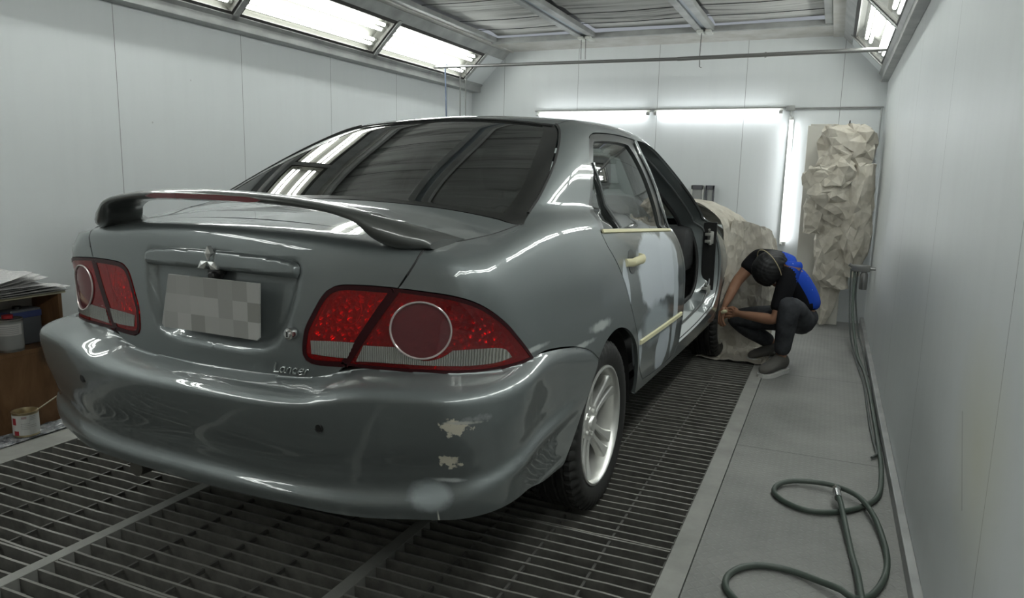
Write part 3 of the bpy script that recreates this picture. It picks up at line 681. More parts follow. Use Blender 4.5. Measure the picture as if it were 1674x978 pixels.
# each letter on a 1-high slanted grid
def sl(pts,ox): return [(ox+x+.22*y,y) for x,y in pts]
LT=[sl([(.12,1.45),(.02,.1),(.05,0),(.75,.08)],0),
    sl([(.62,.85),(.2,.8),(.02,.4),(.15,.02),(.5,.2),(.62,.85)],.85),sl([(.62,.85),(.6,.2),(.72,.0)],.85),
    sl([(.08,.9),(.03,0)],1.75),sl([(.05,.55),(.3,.9),(.55,.8),(.55,0)],1.75),
    sl([(.6,.75),(.35,.9),(.05,.5),(.15,.05),(.6,.1)],2.55),
    sl([(.08,.45),(.6,.55),(.5,.88),(.2,.8),(.03,.4),(.2,.0),(.62,.12)],3.35),
    sl([(.08,.9),(.03,0)],4.2),sl([(.05,.5),(.25,.85),(.5,.9)],4.2)]
BADGE=mat('satin_badge',(.50,.53,.52),.25,.9)
lettering('nameplate_script',LT,(.212,-.97,.652),.0237,.0185,.0024,BADGE,LID)
# rear lamps
def lens_mat(name,tint,dif,of,gl=.03): return thin_glass(name,tint,gl,.02,1.5,dif,of)
LRED=lens_mat('red_lens',(.95,.03,.03),(.55,.006,.008),.30); LDEEP=lens_mat('deep_red_lens',(.75,.015,.02),(.26,.005,.008),.42)
LSMOKE=lens_mat('pink_smoked_lens',(.60,.22,.22),(.20,.06,.07),.5); LCLEAR=lens_mat('clear_ribbed_lens',(.92,.92,.88),(.55,.55,.50),.30)
EDGE=mat('dark_red_rim',(.028,.003,.005),.35,0,0,.3)
REFL=mat('lamp_reflector',(.85,.85,.85),.16,1)
co=objco(REFL); vo=N(REFL,'ShaderNodeTexVoronoi'); vo.inputs['Scale'].default_value=55; L(REFL,co,vo.inputs['Vector']); bump(REFL,vo.outputs['Distance'],.9,.02)
RIB=mat('ribbed_reflector',(.8,.8,.76),.22,1)
co=objco(RIB); wv=N(RIB,'ShaderNodeTexWave'); wv.inputs['Scale'].default_value=42; L(RIB,co,wv.inputs['Vector']); bump(RIB,wv.outputs['Fac'],.8,.01)
CLRIB=mat('clear_ribbed_strip',(.60,.60,.55),.18,.55,1)
co=objco(CLRIB); wv=N(CLRIB,'ShaderNodeTexWave'); wv.inputs['Scale'].default_value=62; wv.inputs['Distortion'].default_value=1.5; L(CLRIB,co,wv.inputs['Vector']); bump(CLRIB,wv.outputs['Fac'],.9,.012); L(CLRIB,ramp(CLRIB,wv.outputs['Fac'],[(.2,(.34,.34,.30)),(.8,(.72,.72,.67))]),bsdf(CLRIB).inputs['Base Color'])
LRING=mat('pale_lamp_ring',(.62,.55,.54),.2,.5)
LOB=[(.824,-.640,.692),(.822,-.69,.6905),(.800,-.773,.690),(.773,-.823,.689),(.737,-.862,.6895),(.690,-.893,.6905),(.636,-.916,.692),(.556,-.935,.6915),(.497,-.945,.691),(.434,-.954,.6925)]
def inset(dom,d):
    A=((dom[:,0]*np.roll(dom[:,1],-1)-np.roll(dom[:,0],-1)*dom[:,1]).sum()); t=np.roll(dom,-1,0)-np.roll(dom,1,0); t/=np.maximum(np.linalg.norm(t,axis=1,keepdims=True),1e-9)
    return dom+np.stack([-t[:,1],t[:,0]],-1)*(1 if A>0 else -1)*d
def lamp(side,outer):
    k=dict(onlymir=(side<0))
    if outer: segs=[LAMP_OUT_TOP,LOB,lamp_seam]
    else: segs=[[(.570,-.917,.898),(.530,-.935,.837),(.482,-.947,.765),(.432,-.954,.691)],LIN]
    dom=resample(to_dom(outline3(segs,.01),'P'),.010)
    lens=patch('tail_lamp',segs,LDEEP if outer else LRED,CAR,rawpoly=dom,res=.014,off=.001,gap=.002,depth=.03,**k)
    inn=inset(dom,.007 if outer else .011)
    patch('reflector',segs,REFL,lens,rawpoly=inset(dom,.004),res=.014,off=-.032,gap=0,depth=.001,**k)
    # dark edge band
    patch_ring('lens_rim',dom,inn,EDGE,lens,.0022,side)
    if outer:
        cz=to_dom(np.array([(.643,-.925,.799)]),'P')[0]; R=.0592
        ang=np.linspace(0,2*PI,48,endpoint=False); c=np.stack([cz[0]+R*.98*np.cos(ang),cz[1]+R*np.sin(ang)*.96],-1)
        patch('round_lens',segs,LSMOKE,lens,rawpoly=c,res=.012,off=.002,gap=0,depth=.004,**k)
        P=from_dom(c,'P',F); nn=grad(P,F); P=(P+nn*.004)*[side,1,1]; b=MB(); b.tube([tuple(p) for p in P],.0027,8,closed=True); b.build('lens_ring',LRING,lens,True)
        clr=[[(.487,-.948,.749),(.572,-.935,.7525)],[(.572,-.935,.7525),(.60,-.92,.735),(.645,-.915,.722),(.69,-.90,.732),(.712,-.885,.750)],[(.712,-.885,.750),(.75,-.850,.7505),(.786,-.796,.748),(.800,-.765,.738),(.806,-.745,.716)],[(.806,-.745,.716),(.787,-.794,.710),(.748,-.847,.7095),(.670,-.904,.711),(.595,-.929,.711),(.512,-.943,.709),(.465,-.950,.706)],[(.465,-.950,.706),(.487,-.948,.749)]]
    else:
        clr=[[(.333,-.967,.748),(.40,-.96,.752),(.462,-.953,.754)],[(.462,-.953,.754),(.440,-.953,.712)],[(.440,-.953,.712),(.39,-.96,.711),(.335,-.966,.713)],[(.335,-.966,.713),(.333,-.967,.748)]]
        cz=to_dom(np.array([(.425,-.945,.835)]),'P')[0]; ang=np.linspace(0,2*PI,40,endpoint=False)
        P=from_dom(np.stack([cz[0]+.036*np.cos(ang),cz[1]+.036*np.sin(ang)],-1),'P',F); P=(P-grad(P,F)*.012)*[side,1,1]
        b=MB(); b.tube([tuple(p) for p in P],.0022,6,closed=True); b.build('reflector_ring',CHROME,lens,True)
    patch('clear_strip',clr,CLRIB,lens,res=.012,off=.003,gap=0,depth=.006,**k)
    patch('strip_reflector',clr,RIB,lens,res=.012,off=-.008,gap=0,depth=.001,**k)
    return lens
def patch_ring(name,o_,i_,m,parent,off,side):
    n=len(o_); Q=np.vstack([o_,i_]); P=from_dom(Q,'P',F); g=grad(P,F); P=(P+g*off)*[side,1,1]
    Fc=[(j,(j+1)%n,n+(j+1)%n,n+j) for j in range(n)]
    a=np.cross(P[1]-P[0],P[n+1]-P[0]); 
    if (a*(g[0]*[side,1,1])).sum()<0: Fc=[f[::-1] for f in Fc]
    return pmesh(name,P,Fc,m,parent,True)
for sd in (1,-1):
    lamp(sd,True); lamp(sd,False)
# rear bumper
FBTOP=[(x,y,float(_SZ(UU(np.array(x),np.array(y))))+.005) for x,y in ((0,-.985),(.10,-.984),(.20,-.980),(.28,-.974),(.33,-.968),(.36,-.965),(.38,-.962),(.40,-.959),(.434,-.956),(.50,-.945),(.60,-.930),(.69,-.897),(.745,-.865),(.79,-.80),(.815,-.72),(.824,-.640),(.843,-.57),(.844,-.473),(.842,-.38),(.840,-.301),(.843,-.198),(.845,-.118))]
LOW=[(.84,-.425,.290),(.86,-.60,.312),(.87,-.75,.342),(.82,-.88,.345),(.73,-.965,.332),(.54,-1.02,.322),(.30,-1.05,.328),(0,-1.06,.330)]
BARCH=[(.845,-.118,.577),(.842,-.16,.535),(.840,-.21,.475),(.84,-.27,.415),(.84,-.34,.355),(.84,-.412,.298)]
BUMP=patch('rear_bumper',[FBTOP,BARCH,[(.84,-.412,.298),(.84,-.425,.290)],LOW,[(0,-1.06,.330),(0,-.985,.645)]],BUMPP,CAR,kind='B',Fn=FB,mirror='join',res=.007,gap=.0,depth=.03)
for x_ in (-.46,.425):
    P,n_=surf([(x_,-1.05,.557)],Fn=FB); b=MB(); b.lathe([(0,-.002),(.0085,-.002),(.0095,.0),(.0125,-.001),(.0135,.004)],24,'Y',tuple(P[0]),0); b.build('parking_sensor',[BLACK],BUMP,True)
# windows
GT=lambda n,t,o,f: thin_glass(n,t,.17,.01,1.45,o,f)
GREAR=GT('tinted_rear_glass',(.10,.11,.10),(.02,.021,.018),.35); GSIDE=thin_glass('tinted_side_glass',(.42,.47,.45),.16,.01,1.5,(.05,.06,.055),.25); GCLR=thin_glass('clear_glass',(.8,.85,.83),.05,0,1.5)
GOUT=[[(0,-.404,1),(.35,-.407,1),(.56,-.419,1),(.705,-.437,1)],[(.705,-.437,1),(.690,-.345,1),(.665,-.22,1),(.605,-.015,1),(.558,.14,1),(.511,.264,1),(.462,.343,1)],[(.462,.343,1),(.40,.350,1),(.2,.366,1),(0,.373,1)],[(0,.373,1),(0,-.404,1)]]
RG_=patch('rear_window',GOUT,GREAR,CAR,kind='T',mirror='join',res=.025,off=-.004,gap=.001,depth=.004)
gi=[[(-.60,-.385,1),(-.3,-.383,1),(0,-.382,1),(.3,-.383,1),(.60,-.385,1)],[(.60,-.385,1),(.585,-.22,1),(.535,-.015,1),(.49,.14,1),(.455,.255,1),(.42,.325,1)],[(.42,.325,1),(.2,.342,1),(0,.350,1),(-.2,.342,1),(-.42,.325,1)],[(-.42,.325,1),(-.455,.255,1),(-.49,.14,1),(-.535,-.015,1),(-.585,-.22,1),(-.60,-.385,1)]]
go=[[(x,y,z) for x,y,z in GOUT[0]],GOUT[1],GOUT[2],[(-x,y,z) for x,y,z in GOUT[2][::-1]],[(-x,y,z) for x,y,z in GOUT[1][::-1]],[(-x,y,z) for x,y,z in GOUT[0][::-1]]]
BAND=mat('black_glass_band',(.012,.012,.011),.28,0,.3)
patch('window_band',go,BAND,RG_,kind='T',holes=[gi],res=.03,off=-.0022,gap=.001,depth=.003)
sd_=[(x,y,z) for x,y,z in GEDGE]
for sg in (1,-1):
    P,n_=surf(catmull(GEDGE[1:],.02),off=.002,side=sg); b=MB(); b.tube([tuple(p) for p in P],.0045,6); b.build('window_moulding',RUB,RG_,True)
P,n_=surf([(x,.373-.055*(x/.47)**2+.002,1.4) for x in np.linspace(-.465,.465,24)],kind='T',off=.0015); b=MB(); b.tube([tuple(p) for p in P],.0035,6); b.build('window_moulding',RUB,RG_,True)
patch('windshield',[[(0,1.545,1),(.3,1.525,1),(.50,1.475,1)],[(.50,1.475,1),(.555,1.68,1),(.615,1.92,1),(.685,2.17,1),(.71,2.28,1)],[(.71,2.28,1),(.4,2.44,1),(0,2.50,1)],[(0,2.50,1),(0,1.545,1)]],GCLR,CAR,kind='T',mirror='join',res=.05,off=-.004,gap=.001,depth=.004)
# rear doors
BELT=[(.790,1.061,.942),(.79,.7,.963),(.79,.35,.982),(.791,.014,.996)]
skin=[DR,DBOT,DFRONT,BELT]
QB=[(.792,.045,1.003),(.787,.16,.999),(.780,.262,.994)]
gl_main=[[(.640,.333,1.247),(.622,.385,1.287),(.604,.430,1.319),(.599,.478,1.329),(.599,.641,1.338),(.602,.805,1.339),(.608,.905,1.333)],[(.608,.905,1.333),(.632,.935,1.289),(.672,.955,1.213),(.704,.960,1.142),(.738,.962,1.051),(.777,.955,.962)],[(.777,.955,.962),(.78,.6,.982),(.779,.285,.999)],[(.779,.285,.999),(.730,.298,1.09),(.685,.312,1.17),(.640,.333,1.247)]]
gl_q=[[(.655,.302,1.215),(.695,.283,1.14),(.73,.272,1.08),(.777,.256,1.000)],[(.777,.256,1.000),(.788,.14,1.006),(.786,.075,1.008)],[(.786,.075,1.008),(.745,.135,1.07),(.70,.19,1.125),(.655,.302,1.215)]]
frame_out=[BELT[::-1],FFRAME,WROOF[::-1],WTOP[::-1]]
FRM=mat('dark_window_frame',(.055,.06,.06),.28,.6,.5)
for sg in (1,-1):
    k=dict(onlymir=(sg<0))
    D=patch('rear_door',skin,DOORP if sg>0 else PAINT,CAR,res=.02,gap=.0025,depth=.03,**k)
    Wf=patch('window_frame',frame_out,FRM,D,holes=[gl_main,gl_q],res=.014,gap=.002,depth=.025,off=-.003,**k)
    for g_,nm in ((gl_main,'window_glass'),(gl_q,'quarter_glass')):
        patch(nm,g_,GSIDE,D,res=.03,gap=-.003,depth=.003,off=-.012,**k)
    # bright edge along the front of the frame
    P,n_=surf([(.790,1.05,.955),(.740,1.038,1.048),(.708,1.039,1.137),(.671,1.029,1.219),(.632,1.010,1.295),(.600,1.015,1.345)],off=.002,side=sg); b=MB(); b.tube([tuple(p) for p in catmull(P,.02)],.006,8); b.build('frame_edge',mat('bright_frame_edge',(.22,.23,.23),.2,.8,1),Wf,True)
    P,n_=surf([(.78,.285,1.0),(.730,.288,1.09),(.685,.300,1.17),(.645,.318,1.24)],off=-.004,side=sg); b=MB(); b.tube([tuple(p) for p in P],.010,8); b.build('division_bar',FRM,Wf,True)
    # belt strip and side moulding
    def strip(pts,hw,th,name,m,par,z_off=0):
        b=MB(); C_,n_=surf(catmull(pts,.03),off=.0,side=sg); V=[];
        for p,q in zip(C_,n_):
            up=np.array([0,0,1.])-q*q[2]*np.array([sg,1,1])[2]; nrm=q*[sg,1,1]; up=np.array([0,0,1.])-nrm*nrm[2]; up/=np.linalg.norm(up)
            for a,t in ((-hw,0),(-hw*.8,th),(hw*.8,th),(hw,0)): V.append(p+up*a+nrm*t)
        n=len(C_); Fc=[(i*4+j,i*4+j+1,i*4+j+5,i*4+j+4) for i in range(n-1) for j in range(3)]+[(3,2,1,0),(n*4-4,n*4-3,n*4-2,n*4-1)]
        if sg<0: Fc=[f[::-1] for f in Fc]
        b.add(V,Fc); return b.build(name,m,par)
    if sg>0:
        t_=strip([(.79,.03,.999),(.79,.5,.976),(.79,1.055,.946)],.008,.006,'belt_tape',TAPE,D); t_['label']='pale yellow masking tape along the belt line'
        t_=strip([(.85,.375,.537),(.85,.7,.538),(.85,1.105,.540)],.010,.008,'moulding_tape',TAPE,D); t_['label']='pale yellow masked side moulding'
    else: strip([(.79,.03,.999),(.79,.5,.976),(.79,1.055,.946)],.008,.006,'belt_moulding',BLACK,D)
    # handle with cup
    hx=.826*sg; HB=MB(); R_=[]
    P,n_=surf([(.82,y_,.868+.0*(y_)) for y_ in np.linspace(.215,.415,9)],off=.022,side=sg)
    V=[];nn=10
    for i,p in enumerate(P):
        t=i/(len(P)-1); rz=.0155+.006*math.sin(PI*t)*0+.004*t; ry=.011
        off=0 if 0<i<len(P)-1 else -.022
        for j in range(nn):
            a=2*PI*j/nn; V.append((p[0]+math.cos(a)*ry*sg+off*sg,p[1],p[2]+math.sin(a)*rz))
    Fc=[(i*nn+j,i*nn+(j+1)%nn,(i+1)*nn+(j+1)%nn,(i+1)*nn+j) for i in range(len(P)-1) for j in range(nn)]+[tuple(range(nn)),tuple((len(P)-1)*nn+j for j in range(nn))]
    HB.add(V,Fc); h_=HB.build('door_handle',TAPE if sg>0 else PAINT,D,True)
    if sg>0: h_['label']='door handle wrapped in pale yellow masking tape'
    ang=np.linspace(0,2*PI,30,endpoint=False); cc=to_dom(np.array([(.82,.30,.868)]),'P')[0]
    patch('handle_cup',[],mat('handle_recess',(.06,.07,.07),.4,.4,.5),D,rawpoly=np.stack([cc[0]+.052*np.cos(ang),cc[1]+.046*np.sin(ang)],-1),res=.01,gap=0,depth=.001,off=.0012,**k)
# left front door (closed), right one is taken off
gl_f=[[(.79,1.14,.955),(.79,1.6,.95),(.775,2.02,.955)],[(.775,2.02,.955),(.73,1.97,1.06),(.70,1.82,1.14),(.673,1.68,1.21),(.63,1.5,1.29),(.61,1.35,1.325),(.61,1.16,1.335)],[(.61,1.16,1.335),(.64,1.14,1.29),(.70,1.13,1.14),(.79,1.14,.955)]]
patch('front_door',front_hole,PAINT,CAR,holes=[gl_f],res=.04,gap=.0025,depth=.03,onlymir=True)
FD=[o for o in CAR.children if o.name=='front_door'][0]
patch('window_glass',gl_f,GSIDE,FD,res=.05,gap=-.003,depth=.003,off=-.012,onlymir=True)
# jamb of the opening on the right: three steps inwards round the doorway
fh=resample(np.array([(p[1],p[2]) for p in outline3(front_hole,.02)]),.02)
yzc=np.stack([np.zeros(len(fh)),fh[:,0],fh[:,1]],-1)
Ps=from_dom(to_dom(np.array(outline3(front_hole,.02)),'P'),'P',F)
fh=Ps[:,1:3]
A_=((fh[:,0]*np.roll(fh[:,1],-1)-np.roll(fh[:,0],-1)*fh[:,1]).sum()); t=np.roll(fh,-2,0)-np.roll(fh,2,0); t/=np.maximum(np.linalg.norm(t,axis=1,keepdims=True),1e-9)
nin=np.stack([-t[:,1],t[:,0]],-1)*(1 if A_>0 else -1)
def ring(dx,di): 
    q=fh+nin*di; return np.stack([Ps[:,0]-dx,q[:,0],q[:,1]],-1)
rings=[ring(.0,.0),ring(.010,.006),ring(.045,.010),ring(.062,.028),ring(.075,.032),ring(.10,.036),ring(.125,.050),ring(.14,.056)]
n=len(fh); V=np.vstack(rings); Fc=[(k*n+j,k*n+(j+1)%n,(k+1)*n+(j+1)%n,(k+1)*n+j) for k in range(len(rings)-1) for j in range(n)]
JB=pmesh('door_jamb',V,Fc,SILLP,CAR,True)
b=MB(); b.tube([tuple(p) for p in ring(.138,.062)],.011,8,closed=True); b.build('weatherstrip',RUB,JB,True)
b=MB(); b.tube([tuple(p) for p in ring(.060,.030)],.007,8,closed=True); b.build('inner_rail',mat('grey_rail',(.16,.17,.17),.4,.5,.5),JB,True)
b=MB(); b.tube([tuple(p) for p in ring(.012,.004)],.004,6,closed=True); b.build('outer_seal',RUB,JB,True)
# hinge plate and two hinges on the front post
b=MB(); b.box(.735,.815,2.188,2.20,.45,.93,0,.004); HP=b.build('hinge_panel',BLACK,CAR)
HM=mat('hinge_steel',(.45,.45,.42),.4,.6)
for z_ in (.835,.50):
    b=MB(); b.box(.765,.80,2.165,2.19,z_-.038,z_+.038,0,.004); b.lathe([(0,-.042),(.009,-.042),(.009,.042),(0,.042)],14,'Z',(.785,2.155,z_),0); b.box(.755,.79,2.135,2.160,z_+.012,z_+.03,0,.003); b.box(.755,.79,2.135,2.160,z_-.03,z_-.012,0,.003)
    b.lathe([(0,0),(.007,0),(.007,.008),(0,.008)],8,'Y',(.775,2.155,z_+.05),0); b.build('hinge',HM,HP,True)
b=MB(); b.box(.735,.745,1.10,1.125,.62,.70,0,.003); b.tube([(.75,1.115,.64),(.785,1.115,.64),(.785,1.115,.68),(.75,1.115,.68)],.005,8); b.build('door_striker',HM,HP,True)
# boot spoiler
def spoiler():
    V=[];nn=28
    zt=_tab([0,.16,.28,.43,.52,.58,.61,.625],[1.131,1.126,1.117,1.094,1.071,1.046,1.030,1.016])
    zb=_tab([0,.2,.34,.42,.465,.50,.53,.65],[1.094,1.093,1.084,1.070,1.050,1.012,.995,.99])
    yr=_tab([0,.3,.45,.55,.60,.625],[-1.005,-.988,-.960,-.915,-.880,-.855])
    yf=_tab([0,.3,.42,.50,.56,.60,.625],[-.868,-.852,-.828,-.785,-.715,-.675,-.660])
    xs=np.concatenate([-np.linspace(.625,.44,26),np.linspace(-.43,.43,44),np.linspace(.44,.625,26)])
    for x in xs:
        ax=abs(x); T_=float(zt(ax)); B_=float(zb(ax)); r=float(yr(ax)); f=float(yf(ax))
        for j in range(nn):
            q=2*PI*j/nn; c=math.cos(q); s2=math.sin(q)
            c=math.copysign(abs(c)**.75,c); s2=math.copysign(abs(s2)**.75,s2)
            y=(r+f)/2+c*(f-r)/2; k=(c+1)/2     # k=0 trailing edge, 1 leading edge
            front=(T_*.25+B_*.75) if ax<.47 else max(1.012,(T_+1.01)/2-.01)
            top=T_+(front-T_)*k**2.2*(.55 if ax<.47 else .9); bot=B_
            V.append((x,y,(top+bot)/2+s2*(top-bot)/2))
    n=len(xs); Fc=[(i*nn+j,i*nn+(j+1)%nn,(i+1)*nn+(j+1)%nn,(i+1)*nn+j) for i in range(n-1) for j in range(nn)]+[tuple(range(nn)),tuple((n-1)*nn+j for j in range(nn))]
    b=MB(); b.add(V,Fc)
    return b.build('spoiler',SPOILP,CAR,True)
SPOILP=mat('spoiler_paint',(.060,.064,.060),.36,.3,.7)
SP=spoiler()
b=MB()
V=[]
for i,x in enumerate(np.linspace(-.21,.21,21)):
    e=1-abs(x)/.21; h=.008*min(1,(e*6)**.5) if e>0 else .0005; y=-1.0055+(.012*(abs(x)/.3)**2)
    for dy,dz in ((.01,h),(-.003,h*.85),(-.003,-h*.85),(.01,-h)): V.append((x+.0,y+dy,1.109+dz-.10*x*x))
Fc=[(i*4+j,i*4+j+1,i*4+j+5,i*4+j+4) for i in range(20) for j in range(3)]
b.add(V,Fc); b.build('high_brake_light',mat('dark_red_plastic',(.13,.008,.012),.15,0,1),SP)
# wheels
TYRE=mat('tyre_rubber',(.022,.022,.021),.55); 
def tyre_mesh():
    b=MB(); w=.0975; n=96
    prof=[(.2125,-.078),(.222,-.086),(.245,-.0955),(.268,-.0965),(.286,-.091),(.299,-.080)]
    tread=[]
    for yy in np.linspace(-.076,.076,27):
        g=any(abs(yy-c)<.0035 for c in (-.052,-.018,.018,.052)); tread.append((.305-.25*yy*yy*.35-(.0065 if g else 0),yy))
    prof=prof+tread+[(a,-c) for a,c in prof[::-1]]
    k=len(prof); V=[];Fc=[]
    for j in range(n*2):
        a=2*PI*j/(n*2)
        for i,(r,h) in enumerate(prof):
            rr=r
            if abs(h)>.053 and r>.285 and j%4==0: rr-=.011
            if abs(h)<.05 and r>.30 and (j%4==2) and int(abs(h)*200)%3==1: rr-=.003
            V.append((h,rr*math.cos(a),rr*math.sin(a)))
    m_=n*2
    for j in range(m_):
        for i in range(k-1): Fc.append((j*k+i,j*k+i+1,((j+1)%m_)*k+i+1,((j+1)%m_)*k+i))
    b.add(V,Fc); return b
def rim_mesh():
    b=MB(); b.lathe([(.2165,.088),(.2175,.081),(.213,.076),(.203,.070),(.199,.045),(.196,-.06),(.205,-.08)],64,'X')
    b.lathe([(.2165,.088),(.209,.0895),(.204,.084),(.199,.060),(.196,-.055)],64,'X')
    # hub face
    b.lathe([(0,.058),(.026,.058),(.029,.054),(.031,.047),(.045,.044),(.062,.046),(.067,.036),(.067,-.01)],40,'X')
    for k in range(5):
        a=2*PI*k/5+PI/2+.25
        for sgn in (1,-1):
            # each arm: two ribs with a slot between
            def pt(r,t,h): return (h,r*math.cos(a)-t*math.sin(a),r*math.sin(a)+t*math.cos(a))
            V=[];st=[(.050,.005,.030,.046,.030),(.085,.009,.031,.046,.030),(.12,.010,.034,.050,.028),(.155,.011,.041,.056,.028),(.185,.010,.052,.064,.032),(.2015,.008,.062,.070,.04)]
            for (r,t0,t1,hf,dp) in st:
                for (t,h) in ((t0,hf-dp),(t0,hf-.004),(t0+.004,hf),(t1-.005,hf),(t1,hf-.005),(t1,hf-dp)): V.append(pt(r,sgn*t,h))
            m_=6; Fc=[(i*m_+j,i*m_+(j+1)%m_,(i+1)*m_+(j+1)%m_,(i+1)*m_+j) for i in range(len(st)-1) for j in range(m_)]+[tuple(range(m_)),tuple((len(st)-1)*m_+j for j in range(m_))]
            b.add(V,Fc)
        V=[];  # web at the root of the slot
        b.lathe([(0,.052),(.006,.052),(.0075,.046),(.0075,.04)],10,'X',(0,.0455*math.cos(a+PI/5),.0455*math.sin(a+PI/5)))
    return b
DISC=mat('brake_steel',(.25,.24,.22),.4,.9)
w0=None
for (x,y,sg) in ((.737,0,1),(-.737,0,-1),(.737,2.60,1),(-.737,2.60,-1)):
    if w0 is None:
        w0=tyre_mesh().build('wheel',TYRE,CAR,True); w0.location=(x,y,.305)
        rm=rim_mesh().build('rim',ALLOY,w0,True)
        b=MB(); b.lathe([(.03,.0),(.13,.0),(.13,.018),(.03,.018)],40,'X'); b.build('brake_disc',DISC,w0,True)
        b=MB(); b.lathe([(0,-.085),(.205,-.085),(.205,-.075),(0,-.075)],40,'X'); b.build('brake_backplate',DARK,w0)
    else:
        c=w0.copy(); COL.objects.link(c); c.location=(x,y,.305)
        if sg<0: c.rotation_euler=(0,0,PI)
        for ch in list(w0.children):
            d=ch.copy(); COL.objects.link(d); d.parent=c
# wheel wells, underbody
for (yc,sg) in ((.05,1),(.05,-1),(2.6,1),(2.6,-1)):
    b=MB(); V=[]
    for i in range(25):
        a=PI*i/24-.0; 
        for xx in (.45,.805): V.append((sg*xx,yc+.365*math.cos(a),.28+.375*math.sin(a)))
    Fc=[(2*i,2*i+1,2*i+3,2*i+2) for i in range(24)]; b.add(V,Fc)
    V=[(sg*.45,yc+.365*math.cos(PI*i/24),.28+.375*math.sin(PI*i/24)) for i in range(25)]; b.add(V,[tuple(range(25))]); b.build('wheel_well',DARK,CAR)
b=MB(); b.box(-.70,.70,.42,2.22,.20,.26); b.box(-.66,.66,-.90,-.36,.34,.38); b.box(-.42,.42,-.36,3.2,.26,.30); b.box(-.60,.60,2.98,3.25,.28,.32); b.build('floor_pan',DARK,CAR)
b=MB(); b.tube([(-.35,-.98,.27),(-.35,-.6,.27),(-.25,.0,.30)],.028,14); b.build('exhaust_pipe',DISC,CAR,True)
# cabin
TRIM=mat('cabin_plastic',(.03,.031,.032),.6); CLOTH=mat('seat_leather',(.035,.036,.038),.45); BEIGE=mat('cabin_headlining',(.12,.12,.11),.9)
b=MB(); b.box(-.66,.66,-.40,.22,.84,.87,0,.01); b.build('parcel_shelf',TRIM,CAR)
b=MB(); b.box(-.70,.70,.25,2.3,.30,.34); b.box(-.10,.10,.5,2.0,.34,.55,0,.03); b.build('cabin_floor',TRIM,CAR)
def seat(x,w,y):
    s=empty('seat',(x,y,.34)); s.parent=CAR
    b=MB(); b.box(-w/2,w/2,-.02,.52,.08,.28,0,.05); b.build('cushion',CLOTH,s,True)
    M4=Matrix.Translation((0,-.02,.22))@Matrix.Rotation(.30,4,'X'); b=MB(); b.box(-w/2,w/2,-.08,.07,0,.56,0,.055,M4); b.build('backrest',CLOTH,s,True)
    for hx in ((0,) if w<.7 else (-w/3.2,w/3.2)):
        M5=Matrix.Translation((hx,-.20,.86))@Matrix.Rotation(.2,4,'X'); b=MB(); b.box(-.12,.12,-.045,.045,-.08,.09,0,.035,M5); b.tube([(hx-.05,-.17,.70),(hx-.05,-.18,.82)],.006,6); b.tube([(hx+.05,-.17,.70),(hx+.05,-.18,.82)],.006,6); b.build('headrest',CLOTH,s,True)
seat(0,1.20,.35); seat(.36,.50,1.25); seat(-.36,.50,1.25)
b=MB(); b.box(-.68,.68,1.98,2.30,.62,.90,0,.05); b.box(-.55,-.20,1.90,2.1,.86,.93,0,.03); b.box(-.12,.12,1.90,2.1,.45,.85,0,.03); DS=b.build('dashboard',TRIM,CAR,True)
b=MB(); pts=[(-.36+.185*math.cos(a),1.80+.07*math.sin(a),.82+.17*math.sin(a)) for a in np.linspace(0,2*PI,32,endpoint=False)]; b.tube(pts,.014,8,closed=True)
b.tube([(-.36-.18,1.80,.82),(-.36+.18,1.80,.82)],.014,8); b.tube([(-.36,1.80,.82),(-.36,1.73,.66)],.014,8); b.tube([(-.36,1.80,.82),(-.36,2.0,.76)],.03,10); b.build('steering_wheel',TRIM,DS,True)
b=MB(); b.box(-.06,.06,1.60,1.63,1.27,1.32,0,.01); b.build('inner_mirror',TRIM,CAR,True)
for sg in (1,-1):   # inner faces of the centre posts
    b=MB(); b.box(sg*.70-.03,sg*.70+.03,1.09,1.20,.34,.93,0,.015); b.tube([(sg*.70,1.15,.93),(sg*.565,1.10,1.34)],.028,10); b.build('centre_post',TRIM,CAR,True)
# ---------------------------------------------------------------- lights and pipes on the back wall
def wall_light(p0,p1,label):
    a,c=Vector(p0),Vector(p1); d=(c-a).normalized(); root=empty('tube_light',(a+c)/2,0,label,'light fixture'); off=-root.location
    horiz=abs(d.x)>.5; b=MB()
    if horiz: b.box(a.x,c.x,YB-.030,YB-.006,a.z-.004+.018,a.z+.034,0,.003)
    else: b.box(a.x-.018,a.x+.018,YB-.030,YB-.006,min(a.z,c.z),max(a.z,c.z),0,.003)
    h=b.build('batten',HOUS,root); h.location=off
    h=lamp_tube(a,c,.014,.03,TUW,root); h.location=off
ty=YB-.05
wall_light((-2.72,ty,1.775),(-1.61,ty,1.775),'left one of the two level fluorescent tubes on the back wall')
wall_light((-1.57,ty,1.775),(-.46,ty,1.775),'right one of the two level fluorescent tubes on the back wall')
wall_light((-.385,ty,1.735),(-.365,ty,.64),'upright fluorescent tube on the back wall beside the white board')
b=MB(); b.tube([(-2.75,YB-.012,1.815),(-.40,YB-.012,1.815)],.006,8); b.tube([(-.42,YB-.012,1.808),(.315,YB-.012,1.808)],.006,8); b.tube([(-.42,YB-.012,1.796),(.30,YB-.012,1.796)],.004,8)
b.box(-.435,-.365,YB-.03,YB-.002,1.785,1.83,0,.004); b.tube([(-.385,YB-.02,1.80),(-.40,YB-.02,1.76),(-.385,YB-.02,1.73)],.006,8)
o=b.build('conduit',GREY,None,True); tag(o,'thin electrical conduit running above the wall tubes to the right corner','conduit')
b=MB(); b.tube([(.30,YB-.012,1.80),(.30,YB-.012,1.52),(.22,YB-.012,1.50),(.22,YB-.012,1.30)],.006,8); b.box(.20,.29,YB-.03,YB-.002,1.38,1.52,0,.005); o=b.build('switch_box',GREY,None,True); tag(o,'small grey switch box and pipe in the right corner of the back wall','switch box')
